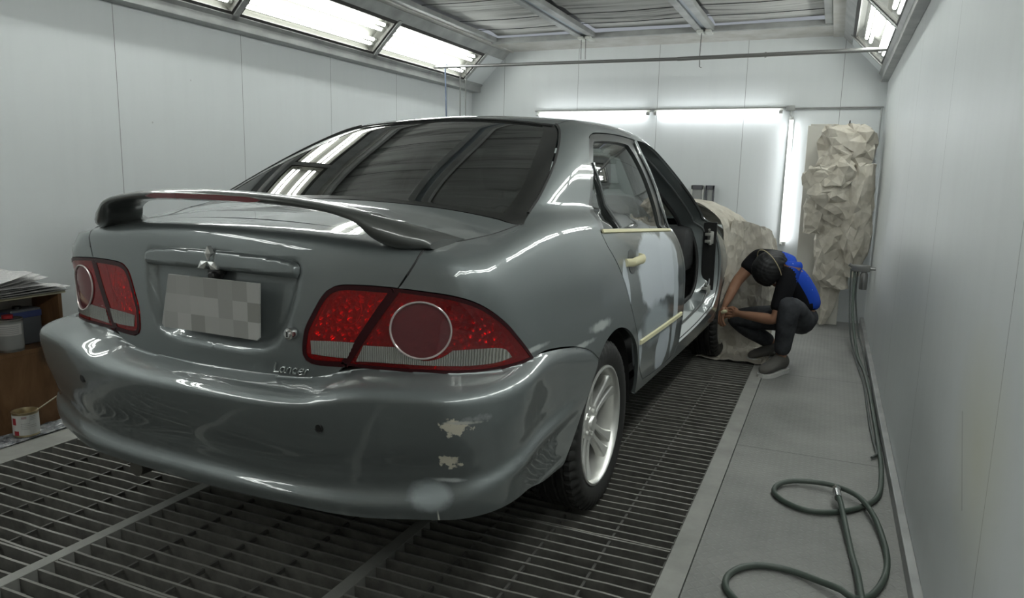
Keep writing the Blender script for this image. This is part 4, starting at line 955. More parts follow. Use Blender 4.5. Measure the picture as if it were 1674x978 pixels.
# cross pipe under the ceiling
PIPE=mat('dull_pipe',(.25,.25,.245),.35,.7)
b=MB(); b.tube([(-3.36,5.93,2.123),(-1.9,5.92,2.112),(-1.0,5.92,2.105)],.013,12); b.tube([(-1.2,5.915,2.106),(.25,5.87,2.108)],.0155,12); b.lathe([(0,-.006),(.02,-.006),(.02,.006),(0,.006)],12,'X',(-.55,5.90,2.107)); b.lathe([(0,-.004),(.022,-.004),(.022,.004),(0,.004)],12,'X',(.26,5.87,2.108))
o=b.build('cross_pipe',PIPE,None,True); tag(o,'dull steel pipe spanning the booth below the ceiling','pipe')
def hang(x,y,z1,r,lab,m=PIPE,dx=0,nm='hanging_rod'):
    b=MB(); b.tube([(x+.012,y,2.11),(x+.006,y,2.142),(x-.008,y,2.138),(x-.006,y,2.08),(x+dx,y,z1)],r,8); o=b.build(nm,m,None,True); tag(o,lab,'rod' if nm=='hanging_rod' else 'strap')
BLUE=mat('blue_grey_strap',(.12,.15,.22),.5)
hang(-3.245,5.93,1.10,.007,'blue-grey strap hanging from the left end of the cross pipe',BLUE,.03,'hanging_strap')
hang(-3.095,5.93,1.10,.005,'thin hooked rod hanging on the pipe, second from the left end')
hang(-3.04,5.93,1.10,.005,'thin hooked rod hanging on the pipe, third from the left end')
for x,y,z1,l in ((-2.13,6.33,2.03,'left'),(-2.09,6.33,1.97,'right'),):
    b=MB(); b.tube([(x,y,2.39),(x+.004,y,2.2),(x+.002,y,z1+.3)],.0025,6); o=b.build('dangling_wire',WIRE); tag(o,'thin dark cord hanging from the ceiling rail, %s of the close pair'%l,'wire')
b=MB(); b.tube([(-1.10,6.33,2.39),(-1.105,6.33,2.2),(-1.10,6.33,2.10),(-1.085,6.33,2.095)],.003,6); o=b.build('dangling_wire',WIRE); tag(o,'hooked cord hanging alone from the middle ceiling rail','wire')
# rail brackets at the far end of the ceiling beams
for x,l in ((-2.09,'left'),(-1.075,'right')):
    b=MB(); b.box(x-.06,x-.01,6.28,6.42,2.365,2.385,0,.004); b.box(x+.01,x+.055,6.28,6.42,2.362,2.385,0,.004); o=b.build('rail_bracket',HOUS); tag(o,'pale bracket at the far end of the %s ceiling rail'%l,'bracket')
# ---------------------------------------------------------------- crumpled paper
PAPER=mat('masking_paper',(.60,.565,.49),.75,0,0,.3); co=objco(PAPER); L(PAPER,ramp(PAPER,noise(PAPER,co,9,5,.6),[(.3,(.43,.395,.33)),(.7,(.57,.54,.475))]),bsdf(PAPER).inputs['Base Color'])
vo=N(PAPER,'ShaderNodeTexVoronoi'); vo.inputs['Scale'].default_value=14; L(PAPER,co,vo.inputs['Vector']); bump(PAPER,vo.outputs['Distance'],.5,.02)
def crumple(U,Vv,seed,amp,nf=26,span=1.0):
    g=np.random.default_rng(seed); h=np.zeros_like(U)
    for k in range(nf):
        a=g.uniform(0,PI); c=g.uniform(-.2,1.2)*span; d=U*math.cos(a)+Vv*math.sin(a)-c
        cu=g.uniform(-.3,.3); d=d+cu*(U*math.sin(a)-Vv*math.cos(a))**2
        w=g.uniform(.04,.16); h+=g.uniform(-1,1)*np.maximum(0,1-np.abs(d)/w)*(.5+.5*np.sin(5*(U*math.sin(a)-Vv*math.cos(a))+g.uniform(0,6)))
    return h*amp
def sheet(name,fn,nu,nv,m,seed,amp,parent=None,thick=.0015,nf=26,span=1.0,facet=1.0,dens=.30):
    # paper: flat facets between random creases
    g=np.random.default_rng(seed); pts=[(0,0),(1,0),(1,1),(0,1)]
    n=int(nu*nv*.22); k=max(4,int(nu*.35)); l=max(4,int(nv*.35))
    pts+=[(i/k,e) for i in range(1,k) for e in (0,1)]+[(e,i/l) for i in range(1,l) for e in (0,1)]
    iu=np.arange(nu*dens*1.25)+.5; iv=np.arange(nv*dens*.8)+.5
    for a in iu:
        for b_ in iv: pts.append((min(.985,max(.015,(a+g.uniform(-.45,.45))/len(iu))),min(.985,max(.015,(b_+g.uniform(-.45,.45))/len(iv)))))
    r=delaunay_2d_cdt([Vector(p) for p in pts],[],[],0,1e-6); Q=[tuple(v) for v in r[0]]; T=[tuple(f) for f in r[2]]
    P=np.array([fn(u,v) for u,v in Q]); e=1e-3
    Pu=np.array([fn(min(u+e,1),v) for u,v in Q])-np.array([fn(max(u-e,0),v) for u,v in Q]); Pv=np.array([fn(u,min(v+e,1)) for u,v in Q])-np.array([fn(u,max(v-e,0)) for u,v in Q])
    nn=np.cross(Pu,Pv); nn/=np.maximum(np.linalg.norm(nn,axis=1,keepdims=True),1e-9)
    U=np.array([q[0] for q in Q]); Vv=np.array([q[1] for q in Q])
    h=crumple(U,Vv,seed,amp,nf)+g.uniform(-1,1,len(Q))*amp*.55*facet
    P=P+nn*h[:,None]+g.uniform(-1,1,(len(Q),3))*amp*.35*facet
    P[:,2]=np.maximum(P[:,2],.004)
    o=pmesh(name,P,T,m,parent,False); s=o.modifiers.new('thickness','SOLIDIFY'); s.thickness=thick; s.offset=0
    return o
def tabf(P):
    P=[np.array(p,float) for p in P]; c=np.array(catmull(P,per=12)); s=np.concatenate([[0],np.cumsum(np.linalg.norm(np.diff(c,axis=0),axis=1))]); s/=s[-1]
    return lambda t: np.array([np.interp(t,s,c[:,k]) for k in range(3)])
def loft(A,Bc,bulge=None):
    fs=[tabf(a) for a in A]; k=len(fs)-1
    def fn(u,v):
        x=u*k; i=min(int(x),k-1); t=x-i; a=fs[max(i-1,0)](v);b=fs[i](v);c=fs[i+1](v);d=fs[min(i+2,k)](v)
        return .5*((2*b)+(-a+c)*t+(2*a-5*b+4*c-d)*t*t+(-a+3*b-3*c+d)*t**3)
    return fn
# sheet 1 over bonnet and wing, running forward
A=[[(-1.25,4.72,1.02),(-1.0,4.86,1.045),(-.84,4.92,1.045),(-.73,4.90,1.0),(-.645,4.90,.90),(-.625,4.90,.68),(-.66,4.90,.45),(-.68,4.88,.22)],
   [(-1.25,4.95,1.00),(-1.0,5.05,1.04),(-.84,5.08,1.05),(-.70,5.1,1.02),(-.56,5.1,.93),(-.54,5.1,.70),(-.56,5.1,.42),(-.62,5.1,.10)],
   [(-1.25,5.35,1.00),(-1.0,5.4,1.02),(-.80,5.4,1.0),(-.65,5.4,.96),(-.50,5.4,.86),(-.48,5.4,.62),(-.50,5.4,.40),(-.55,5.4,.06)],
   [(-1.25,5.95,.86),(-1.0,5.97,.86),(-.75,5.95,.84),(-.62,5.9,.78),(-.52,5.85,.68),(-.50,5.8,.5),(-.52,5.8,.30),(-.55,5.8,.05)]]
o=sheet('masking_paper',loft(A,None),56,90,PAPER,11,.020,nf=34,facet=.45); tag(o,'crumpled off-white masking paper draped over the bonnet and wing of the car','masking paper')
# sheet 2 standing beside the wing and trailing onto the floor
A=[[(-.60,4.98,.93),(-.62,4.97,.75),(-.66,4.95,.55),(-.70,4.95,.30),(-.735,4.97,.06),(-.74,4.95,.012),(-.76,4.90,.01)],
   [(-.55,5.06,.925),(-.56,5.05,.75),(-.58,5.05,.52),(-.60,5.08,.25),(-.60,5.12,.05),(-.60,5.05,.015),(-.62,4.90,.01)],
   [(-.47,5.14,.905),(-.47,5.14,.75),(-.48,5.16,.50),(-.48,5.2,.22),(-.48,5.2,.05),(-.48,5.1,.018),(-.47,4.90,.01)],
   [(-.39,5.2,.87),(-.37,5.2,.72),(-.36,5.22,.48),(-.36,5.24,.22),(-.36,5.24,.05),(-.35,5.12,.03),(-.325,4.89,.012)],
   [(-.33,5.3,.80),(-.31,5.3,.62),(-.31,5.3,.42),(-.31,5.32,.20),(-.31,5.30,.06),(-.30,5.18,.05),(-.295,4.97,.03)]]
o=sheet('masking_paper',loft(A,None),60,110,PAPER,23,.017,nf=40,facet=.45); tag(o,'masking paper hanging beside the front wing and trailing on the floor by the person','masking paper')
b=MB()
# white board leaning in the corner
BOARD=mat('off_white_board',(.60,.585,.53),.6)
b=MB(); M4=Matrix.Translation((-.245,6.66,0))@Matrix.Rotation(math.radians(-3.6),4,'X'); b.box(0,.36,0,.018,.003,1.66,0,.003,M4); b.box(.02,.20,-.001,.016,1.655,1.672,0,.003,M4); o=b.build('leaning_board',BOARD); tag(o,'tall off-white board leaning against the back wall behind the hanging paper','board')
# bundle of crumpled paper hanging in the corner
def bundle():
    root=empty('paper_bundle',(.085,6.5,1.6),0,'large bundle of crumpled brown-white paper hanging in the right corner','paper bundle'); off=-Vector((.085,6.5,1.6))
    def blob(nm,pts,seed,amp,nu=46,nv=64,nf=44):
        # pts: (z, xc, halfwidth x, yc, depth)
        Z=[p[0] for p in pts]
        def fn(u,v):
            z=np.interp(v,np.linspace(0,1,len(pts)),Z); g=lambda k: np.interp(v,np.linspace(0,1,len(pts)),[p[k] for p in pts])
            a=-.15*PI+u*1.3*PI
            return (g(1)-g(2)*math.cos(a),g(3)-g(4)*math.sin(a),z)
        q=sheet(nm,fn,nu,nv,PAPER,seed,amp*.75,root,nf=nf,dens=.21); q.location=off; return q
    blob('crumpled_sheet',[(1.64,.04,.12,6.52,.06),(1.58,.055,.205,6.52,.15),(1.45,.055,.215,6.52,.19),(1.30,.055,.205,6.52,.18),(1.18,.06,.20,6.52,.15),(1.10,.07,.17,6.52,.12)],31,.045,60,60,60)
    blob('crumpled_sheet',[(1.32,-.05,.15,6.44,.13),(1.22,-.04,.20,6.44,.17),(1.08,-.02,.19,6.44,.17),(.95,.02,.14,6.46,.14),(.86,.06,.07,6.48,.08)],47,.038)
    blob('crumpled_sheet',[(1.34,.18,.09,6.44,.10),(1.15,.17,.11,6.44,.14),(.98,.165,.11,6.45,.13),(.80,.18,.10,6.46,.11),(.60,.19,.09,6.48,.09),(.44,.18,.05,6.50,.06)],53,.030)
    blob('crumpled_sheet',[(.95,.03,.12,6.50,.10),(.80,.03,.14,6.50,.11),(.60,.03,.14,6.52,.09),(.45,.04,.13,6.52,.08),(.34,.06,.11,6.52,.06)],61,.022)
    blob('crumpled_sheet',[(.42,.06,.08,6.54,.05),(.30,.045,.075,6.54,.04),(.15,.03,.05,6.54,.03),(.02,.0,.02,6.54,.02)],67,.012,24,30,20)
    blob('crumpled_sheet',[(1.40,.0,.10,6.36,.05),(1.30,.01,.13,6.35,.09),(1.18,.0,.12,6.35,.09),(1.10,.0,.07,6.37,.05)],71,.035,36,36,40)
    blob('crumpled_sheet',[(1.06,-.12,.08,6.44,.06),(.95,-.11,.09,6.44,.07),(.85,-.12,.09,6.44,.05),(.78,-.14,.06,6.45,.03)],73,.02,26,30,24)
    b=MB(); b.tube([(.06,6.52,1.60),(.07,6.6,1.68),(.075,6.85,1.68)],.005,6); q=b.build('hook',WIRE,root); q.location=off
bundle()
# regulator and air hoses at the right wall
HOSE=mat('green_hose',(.055,.11,.075),.45); HOSEG=mat('grey_green_hose',(.085,.095,.09),.5)
b=MB(); b.lathe([(0,.42),(.026,.42),(.028,.435),(.028,.53),(.02,.545),(.02,.56)],16,'Z',(.255,5.9,0)); b.box(.17,.29,5.87,5.93,.55,.60,0,.006); b.tube([(.18,5.9,.575),(.15,5.9,.60)],.012,8); b.tube([(.29,5.9,.575),(.327,5.9,.575)],.012,8); o=b.build('air_regulator',PIPE,None,True); tag(o,'small grey air filter and regulator low on the right wall by the corner','air regulator')
H1=[(.190,5.9,.57),(.193,5.85,.45),(.20,5.7,.25),(.235,5.5,.06),(.255,5.3,.013),(.275,5.0,.013),(.285,4.6,.012),(.286,4.1,.012),(.286,3.7,.012),(.285,3.5,.012),(.280,3.25,.012),(.256,2.982,.012),(.194,2.841,.012),(.109,2.752,.012),(.018,2.716,.012),(-.063,2.753,.012),(-.109,2.823,.013),(-.102,2.902,.015),(-.051,2.96,.018),(.033,2.978,.022),(.109,2.95,.030),(.181,2.883,.032),(.225,2.753,.028),(.249,2.581,.02),(.254,2.434,.013),(.235,2.305,.012),(.195,2.193,.013),(.15,2.13,.03),(.118,2.163,.030),(.062,2.208,.018),(-.022,2.246,.012),(-.101,2.241,.012),(-.159,2.2,.012),(-.191,2.138,.012),(-.192,2.074,.012),(-.168,2.026,.012),(-.10,1.95,.012),(.02,1.88,.012),(.12,1.85,.012),(.18,1.90,.014),(.185,2.0,.02),(.171,2.143,.030),(.164,2.302,.022),(.15,2.464,.013),(.120,2.754,.045),(.112,2.80,.048)]
root=empty('air_hose',(.1,2.6,0),0,'green rubber air hose looped twice over the plate floor with a steel end','hose')
b=MB(); b.tube(catmull(H1,.02),.0098,12); h=b.build('rubber_hose',HOSE,root,True); h.location=(-.1,-2.6,0)
co=objco(HOSE); L(HOSE,ramp(HOSE,noise(HOSE,co,1.6,4,.6),[(.35,(.045,.068,.052)),(.65,(.105,.125,.11))]),bsdf(HOSE).inputs['Base Color'])
b=MB(); P_=[(.1115,2.795,.048),(.106,2.86,.050),(.1035,2.89,.050)]; b.tube([P_[0],P_[1]],.0135,14); b.tube([(.1060,2.855,.050),(.1045,2.877,.050)],.0155,6); b.tube([(.1045,2.877,.050),P_[2]],.010,12); h=b.build('hose_coupling',CHROME,root,True); h.location=(-.1,-2.6,0)
b=MB(); b.tube(catmull([(.165,5.88,.57),(.17,5.85,.40),(.19,5.7,.15),(.22,5.55,.03),(.24,5.2,.011),(.262,4.7,.011),(.262,4.2,.011),(.262,3.85,.012)],.03)+catmull([(.262,3.83,.012),(.268,3.6,.012),(.272,3.45,.012),(.250,3.40,.012)],.03),.0058,10); o=b.build('air_hose',HOSEG,None,True); tag(o,'thin grey hose dropping from the regulator along the right wall','hose')
b=MB(); b.tube(catmull([(.21,5.92,.55),(.215,5.9,.35),(.25,5.8,.12),(.285,5.6,.02),(.29,5.2,.011),(.29,4.9,.011)],.03),.0058,10); o=b.build('air_hose',HOSEG,None,True); tag(o,'short grey hose behind the other two at the right corner floor','hose')
# framed panels beyond the car
FRB=mat('worn_dark_frame',(.10,.10,.11),.6); 
for x0,x1,m_,l in ((-1.19,-1.075,HOUS,'white edged dark frame leaning at the back wall, left of a pair'),(-1.062,-.985,FRB,'dark frame leaning at the back wall, right of a pair')):
    root=empty('panel_frame',(x0,6.8,.6),0,l,'frame'); b=MB(); 
    b.box(0,x1-x0,0,.03,.50,.54,1,.003); b.box(0,x1-x0,0,.03,-.59,-.55,1,.003); b.box(0,.014,0,.032,-.59,.54,0,.002); b.box(x1-x0-.014,x1-x0,0,.032,-.59,.54,0,.002); b.build('border',[m_,FRB],root)
    b=MB(); b.box(.02,x1-x0-.02,.008,.016,-.55,.50,0); b.build('panel',GREY,root)
# ---------------------------------------------------------------- shelf, cans and newspapers on the left
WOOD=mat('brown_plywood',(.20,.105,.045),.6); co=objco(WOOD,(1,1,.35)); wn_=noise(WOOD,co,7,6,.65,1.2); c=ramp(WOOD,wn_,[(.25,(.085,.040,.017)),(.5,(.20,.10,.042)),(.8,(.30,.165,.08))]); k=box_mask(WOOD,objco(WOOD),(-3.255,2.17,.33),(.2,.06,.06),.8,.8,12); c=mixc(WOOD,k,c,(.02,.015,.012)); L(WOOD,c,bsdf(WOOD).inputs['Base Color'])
cx0,cx1,cy0,cy1=XL+.01,-3.245,1.30,2.245
root=empty('shelf_cabinet',(cx0,cy0,0),0,'low open brown plywood cabinet against the left wall holding cans','cabinet')
def cab(nm,*a,m=WOOD,bev=.002):
    b=MB(); b.box(*a,0,bev); o=b.build(nm,m,root); o.location=(-cx0,-cy0,0); return o
cab('side_panel',cx0,cx1,cy1-.018,cy1,.0,.60); cab('side_panel',cx0,cx1,cy0,cy0+.018,.0,.60); cab('shelf',cx0,cx1,cy0+.018,cy1-.018,.345,.365); cab('back_panel',cx0,cx0+.01,cy0+.018,cy1-.018,.03,.60,m=mat('pale_back_board',(.45,.43,.40),.7)); cab('front_panel',cx1-.014,cx1-.002,cy0+.018,cy1-.018,.0,.345); 
cab('top_board',cx0,cx1+.015,cy0-.01,cy1+.012,.60,.614,m=mat('cream_top_board',(.50,.46,.33),.5),bev=.004)
METAL=mat('tin_plate',(.45,.45,.43),.3,.9); LAB=mat('paper_label',(.62,.61,.58),.6)
def can(nm,x,y,z,r,h,lab,labm,red=True,lid=True,stick=False,open_=False):
    rt=empty(nm,(x,y,z),0,lab,'paint can')
    b=MB(); b.lathe([(0,.002),(r-.003,.002),(r,0),(r,h-.006),(r+.002,h-.004),(r+.002,h),(r-.004,h),(r-.006,h-.006)]+([(r-.008,h-.03),(0,h-.03)] if open_ else [(0,h-.006)]),32); b.build('can_body',METAL if not open_ else mat('brassy_tin',(.50,.42,.27),.3,.8),rt,True)
    b=MB(); b.lathe([(r+.0008,h*.08),(r+.0008,h*.90)],32); w=b.build('can_label',labm,rt,True)
    return rt
def label_mat(name,blocks,base=(.60,.60,.58)):
    M=mat(name,base,.5); co=objco(M); s=sepxyz(M,co); ang=math_(M,'ARCTAN2',s[1],s[0]); c=base
    for (a0,a1,z0,z1,rgb) in blocks:
        k=math_(M,'MULTIPLY',math_(M,'MULTIPLY',math_(M,'GREATER_THAN',ang,a0),math_(M,'LESS_THAN',ang,a1)),math_(M,'MULTIPLY',math_(M,'GREATER_THAN',s[2],z0),math_(M,'LESS_THAN',s[2],z1)))
        c=mixc(M,k,c,rgb)
    L(M,c,bsdf(M).inputs['Base Color']); return M
txt=(.33,.33,.34)
cl=label_mat('white_can_label',[(-1.6,-1.15,.0,.028,(.35,.03,.04)),(-1.75,-1.35,.055,.085,(.35,.03,.04))]+[(-.95,-.30,z,z+.0022,txt) for z in (.035,.043,.051,.059)]+[(-.25,.25,z,z+.0022,txt) for z in (.075,.082,.089,.05,.042)]+[(-.9,-.5,.082,.092,(.4,.3,.3)),(-.285,-.275,.01,.095,txt)])
can('paint_can',-3.17,1.985,.012,.050,.108,'open white-labelled paint can with a stick standing on the plastic sheet',cl,open_=True)
b=MB(); b.tube([(-3.155,2.0,.10),(-3.11,2.07,.155),(-3.085,2.11,.185)],.003,6); o=b.build('stirring_stick',mat('pale_stick',(.5,.45,.33),.6)); tag(o,'thin pale stirring stick leaning out of the open paint can','stick')
cl2=label_mat('grey_can_label',[(-1.4,.5,.075,.125,(.62,.60,.58))]+[(-1.2,.2,z,z+.002,txt) for z in (.082,.09,.098,.106,.114)],(.36,.36,.35))
c_=can('solvent_can',-3.305,2.03,.365,.055,.145,'grey round can with a red cap on the cabinet shelf, right of the row',cl2)
b=MB(); b.lathe([(0,.145),(.022,.145),(.022,.160),(.0,.163)],20); b.build('can_cap',mat('red_cap',(.40,.025,.03),.4),c_,True)
c_=can('solvent_can',-3.34,1.86,.365,.055,.145,'grey round can at the left end of the cabinet shelf',cl2)
rt=empty('oil_tin',(-3.385,2.125,.365),0,'flat grey and blue rectangular tin behind the round can on the shelf','tin')
b=MB(); b.box(-.04,.04,-.055,.085,0,.165,0,.006); b.build('tin_body',mat('blue_grey_tin',(.16,.17,.19),.4,.4),rt); b=MB(); b.box(-.0412,.0412,-.056,.086,.125,.155,0,.002); b.build('tin_stripe',mat('tin_stripe',(.05,.07,.19),.4),rt)
b=MB(); b.lathe([(0,.165),(.018,.165),(.018,.178),(0,.18)],16); b.build('tin_cap',BLACK,rt,True)
# newspapers: fanned folded sheets
NEWS=mat('newsprint',(.52,.51,.50),.8); co=objco(NEWS,(1,1,1)); wn1=lines(NEWS,co,1,.009,0,.0035); k=math_(NEWS,'MULTIPLY',wn1,math_(NEWS,'GREATER_THAN',noise(NEWS,co,38,2),.42)); L(NEWS,mixc(NEWS,math_(NEWS,'MULTIPLY',k,.5),(.53,.52,.51),(.16,.16,.19)),bsdf(NEWS).inputs['Base Color'])
names=['bottom','second from the bottom','middle','second from the top','top']
for i in range(5):
    def fn(u,v,i=i):
        # folded over at the near end: v runs along the lower leaf, round the fold, back over the top
        L_=.36; x=-3.43+.225*u; ang=.05*i
        if v<.45: y=2.265-.03*i-(v/.45)*L_; z=.6165+.0105*i+.004*math.sin(7*u+i)*(1-v/.45)
        elif v<.55: t=(v-.45)/.10*PI; y=2.265-.03*i-L_-.008*math.sin(t); z=.6165+.0105*i+.004*(1-math.cos(t))
        else: t=(v-.55)/.45; y=2.265-.03*i-L_+t*(L_-.015*i); z=.6245+.0105*i+(.022+.007*i)*t**2*(1 if i>1 else .3)+.004*math.sin(6*u+3*t)
        return (x+.02*math.sin(i*2.1),y,z)
    o=sheet('newspaper',fn,14,40,NEWS,80+i,.0008,thick=.0012,nf=10,dens=.9); tag(o,'folded newspaper, %s of the pile on the cabinet'%names[i],'newspaper','newspapers piled on the cabinet')
# plastic sheet under the can
PLS=mat('crinkled_plastic',(.22,.23,.25),.22,.0,.6); co=objco(PLS); L(PLS,ramp(PLS,noise(PLS,co,16,5,.7,1.5),[(.35,(.05,.055,.065)),(.55,(.30,.31,.33)),(.7,(.60,.60,.60))]),bsdf(PLS).inputs['Base Color'])
o=sheet('plastic_sheet',lambda u,v:(-3.238+.122*u,.9+1.62*v,.008),40,90,PLS,91,.005,thick=.001,nf=50,span=1.0,dens=.6); tag(o,'crinkled grey plastic sheet on the floor below the cabinet','plastic sheet')
# ---------------------------------------------------------------- the person
SKIN=mat('skin',(.36,.19,.12),.5,0,0,.4); HAIR=mat('black_hair',(.006,.006,.007),.6); BLK=mat('black_shirt_cloth',(.010,.010,.012),.85,0,0,.2); BLU=mat('blue_cloth',(.012,.060,.42),.8,0,0,.2)
JEAN=mat('charcoal_denim',(.030,.032,.037),.85,0,0,.2); co=objco(JEAN); L(JEAN,ramp(JEAN,noise(JEAN,co,9,5,.6),[(.35,(.028,.030,.034)),(.7,(.085,.089,.098))]),bsdf(JEAN).inputs['Base Color'])
co=objco(BLU); nb=noise(BLU,co,45,2); L(BLU,ramp(BLU,nb,[(.0,(.012,.055,.40)),(.70,(.012,.065,.45)),(.76,(.35,.42,.6))]),bsdf(BLU).inputs['Base Color'])
SHOE=mat('grey_suede',(.11,.105,.095),.8); SOLE=mat('white_sole',(.55,.55,.53),.6)
PP=empty('person',(-.25,4.95,0),0,'person in black and blue shirt and dark trousers squatting, head bowed, beside the car','person')
ORG=Vector((-.25,4.95,0))
def skin(name,chains,m,parent=PP,sub=2,root=0):
    """chains: list of lists of (point, radius) ; a string key reuses a joint"""
    V=[];R=[];E=[];key={}
    for ch in chains:
        prev=None
        for it in ch:
            if isinstance(it,str): i=key[it]
            else:
                p,r=it[0],it[1]; i=len(V); V.append(Vector(p)-ORG); R.append(r if isinstance(r,tuple) else (r,r))
                if len(it)>2: key[it[2]]=i
            if prev is not None: E.append((prev,i))
            prev=i
    me=bpy.data.meshes.new(name); me.from_pydata([tuple(v) for v in V],E,[]); me.materials.append(m)
    o=bpy.data.objects.new(name,me); COL.objects.link(o); o.parent=parent
    s=o.modifiers.new('skin','SKIN'); s.use_smooth_shade=True; s.branch_smoothing=.3
    for i,sv in enumerate(me.skin_vertices[0].data): sv.radius=R[i]; sv.use_root=(i==root)
    o.modifiers.new('sub','SUBSURF').levels=sub; o.modifiers['sub'].render_levels=sub
    return o
def freeze(o):
    # turn the modifier result into a plain mesh
    bpy.context.view_layer.update(); dg=bpy.context.evaluated_depsgraph_get(); me=bpy.data.meshes.new_from_object(o.evaluated_get(dg)); o.modifiers.clear(); o.data=me
    for p in me.polygons: p.use_smooth=True
    return o
J=dict(pel=(-.105,4.99,.335),waist=(-.115,4.975,.45),chest=(-.215,4.93,.62),upper=(-.285,4.92,.685),neck=(-.30,4.885,.705),head=(-.315,4.815,.645),
 rsh=(-.415,5.01,.70),rel=(-.535,4.96,.53),rwr=(-.585,4.885,.39),rh=(-.605,4.87,.335),
 lsh=(-.205,4.80,.64),lel=(-.265,4.73,.34),lwr=(-.475,4.80,.345),lh=(-.535,4.835,.345),
 lhip=(-.115,4.885,.31),lkn=(-.185,4.665,.475),lan=(-.215,4.77,.09),
 rhip=(-.15,5.07,.31),rkn=(-.565,5.02,.275),ran=(-.27,5.12,.10))
v=lambda k:Vector(J[k])
mid=lambda a,b_,t=.5:v(a).lerp(v(b_),t)
def hand(side,w,h,target,fd,up):
    pass
# hands: palm plus five bent fingers, in the body mesh
def hand_chains(wr,key,d,across,curl,sc=1.0):
    # d: direction of the hand, across: from little finger to index, curl: direction the fingers bend to
    d=Vector(d).normalized(); ac=Vector(across).normalized(); cu=Vector(curl).normalized(); w=Vector(wr); pc=w+d*.045
    out=[]
    pk=key+'p'
    out.append([key,(pc,(.020,.016),pk)])
    for i,(off,l) in enumerate(((-.028,.058),(-.010,.070),(.010,.074),(.028,.068))):
        b0=w+d*.075+ac*off*.95; p1=b0+d*l*.42+cu*l*.12; p2=p1+d*l*.22+cu*l*.34; p3=p2+d*l*.02+cu*l*.30
        out.append([pk,(w+d*.062+ac*off*.8,.0105),(b0,.0098),(p1,.0090),(p2,.0082),(p3,.0072)])
    t0=w+d*.03+ac*.028+cu*.006; t1=t0+d*.028+ac*.018+cu*.016; t2=t1+d*.026+cu*.016; out.append([pk,(t0,.0125),(t1,.0105),(t2,.0088)])
    return out
lw,rw=v('lwr'),v('rwr')
body=[[(v('pel'),(.095,.08),'pel'),(v('waist'),(.09,.07),'waist'),(v('chest'),(.10,.07),'chest'),(v('upper'),(.08,.06),'upper'),(v('neck'),.052,'neck'),(v('neck').lerp(v('head'),.45),.055)],
 ['upper',(mid('upper','rsh',.7),.058),(v('rsh'),.050,'rsh'),(mid('rsh','rel',.5),.044),(v('rel'),.038),(mid('rel','rwr',.35),.037),(mid('rel','rwr',.8),.028),(v('rwr'),(.026,.021),'rwr')],
 ['upper',(mid('upper','lsh',.7),.058),(v('lsh'),.050,'lsh'),(mid('lsh','lel',.5),.044),(v('lel'),.038),(mid('lel','lwr',.35),.037),(mid('lel','lwr',.8),.028),(v('lwr'),(.026,.021),'lwr')],
 ['pel',(v('lhip'),.066),(mid('lhip','lkn',.5),.058),(v('lkn'),.042),(mid('lkn','lan',.35),.040),(mid('lkn','lan',.75),.036),(v('lan'),.034)],
 ['pel',(v('rhip'),.066),(mid('rhip','rkn',.5),.058),(v('rkn'),.042),(mid('rkn','ran',.35),.040),(mid('rkn','ran',.75),.036),(v('ran'),.034)]]
body+=hand_chains(lw,'lwr',(v('lh')-lw),(.0,.25,1),(-.4,.6,-.6))
body+=hand_chains(rw,'rwr',(v('rh')-rw),(.75,-.6,.2),(.55,.3,-.6))
BODY=skin('body',body,SKIN,PP,2)
freeze(BODY)
# head with a face, bowed forward; built upright then turned
def head():
    me=bmesh.new(); bmesh.ops.create_icosphere(me,subdivisions=5,radius=1)
    for q in me.verts:
        x,y,z=q.co; # face looks to -y
        w=.078; 
        if z<0: w*=1-.30*(-z)**1.3
        X=x*w; Y=y*(.098 if y>0 else .092); Z=z*.118
        if y<0 and z<-.15: Y*=1-.12*(-z)
        # brow, sockets, nose, lips, chin
        g=lambda cx,cz,sx,sz: math.exp(-((x-cx)/sx)**2-((z-cz)/sz)**2)
        if y<0:
            Y-=-.010*g(.38,.05,.20,.13)-.010*g(-.38,.05,.20,.13)
            Y-=.006*g(0,.22,.6,.10); Y-=.022*g(0,-.22,.13,.13)+.011*g(0,-.05,.09,.22)
            Y-=.006*g(0,-.50,.26,.06)+.005*g(0,-.62,.22,.05); Y+=.004*g(0,-.56,.28,.022); Y-=.007*g(0,-.86,.25,.14)
        q.co=(X,Y,Z)
    return me
HM_=Matrix.Translation(v('head')-ORG)@Matrix.Rotation(math.radians(-48),4,'Z')@Matrix.Rotation(math.radians(97),4,'X')
def hobj(name,bm,m,parent):
    bm.transform(HM_); me_=bpy.data.meshes.new(name); bm.to_mesh(me_); bm.free(); return link(name,me_,m,parent,True)
HD=hobj('head',head(),SKIN,BODY)
for sx in (1,-1):
    bm=bmesh.new(); bmesh.ops.create_icosphere(bm,subdivisions=3,radius=1); bm.transform(Matrix.Translation((sx*.030,-.078,.006))@Matrix.Diagonal((.013,.010,.009,1))); hobj('eye',bm,mat('eye_white',(.6,.58,.55),.3),BODY)
    bm=bmesh.new(); bmesh.ops.create_icosphere(bm,subdivisions=3,radius=1)
    for q in bm.verts: q.co=Vector((q.co.x*.008+sx*.079,q.co.y*.017+.004+.004*q.co.z,q.co.z*.030-.004))
    hobj('ear',bm,SKIN,BODY)
bm=bmesh.new(); bmesh.ops.create_icosphere(bm,subdivisions=5,radius=1)
kill=[]
for q in bm.verts:
    x,y,z=q.co
    lim=-.60 if y>.0 else (.20 if y<-.6 else -.15)
    g_=math.sin(x*38+z*9)*.0015+math.sin(y*31+x*17)*.0015
    w=.086*(1 if z>0 else 1-.25*(-z)); q.co=Vector((x*(w+g_),y*(.108+g_)+.004,z*(.128+g_)))
    if z<lim: kill.append(q)
bmesh.ops.delete(bm,geom=kill,context='VERTS'); HR_=hobj('hair',bm,HAIR,BODY); s=HR_.modifiers.new('t','SOLIDIFY'); s.thickness=.012; s.offset=-.2
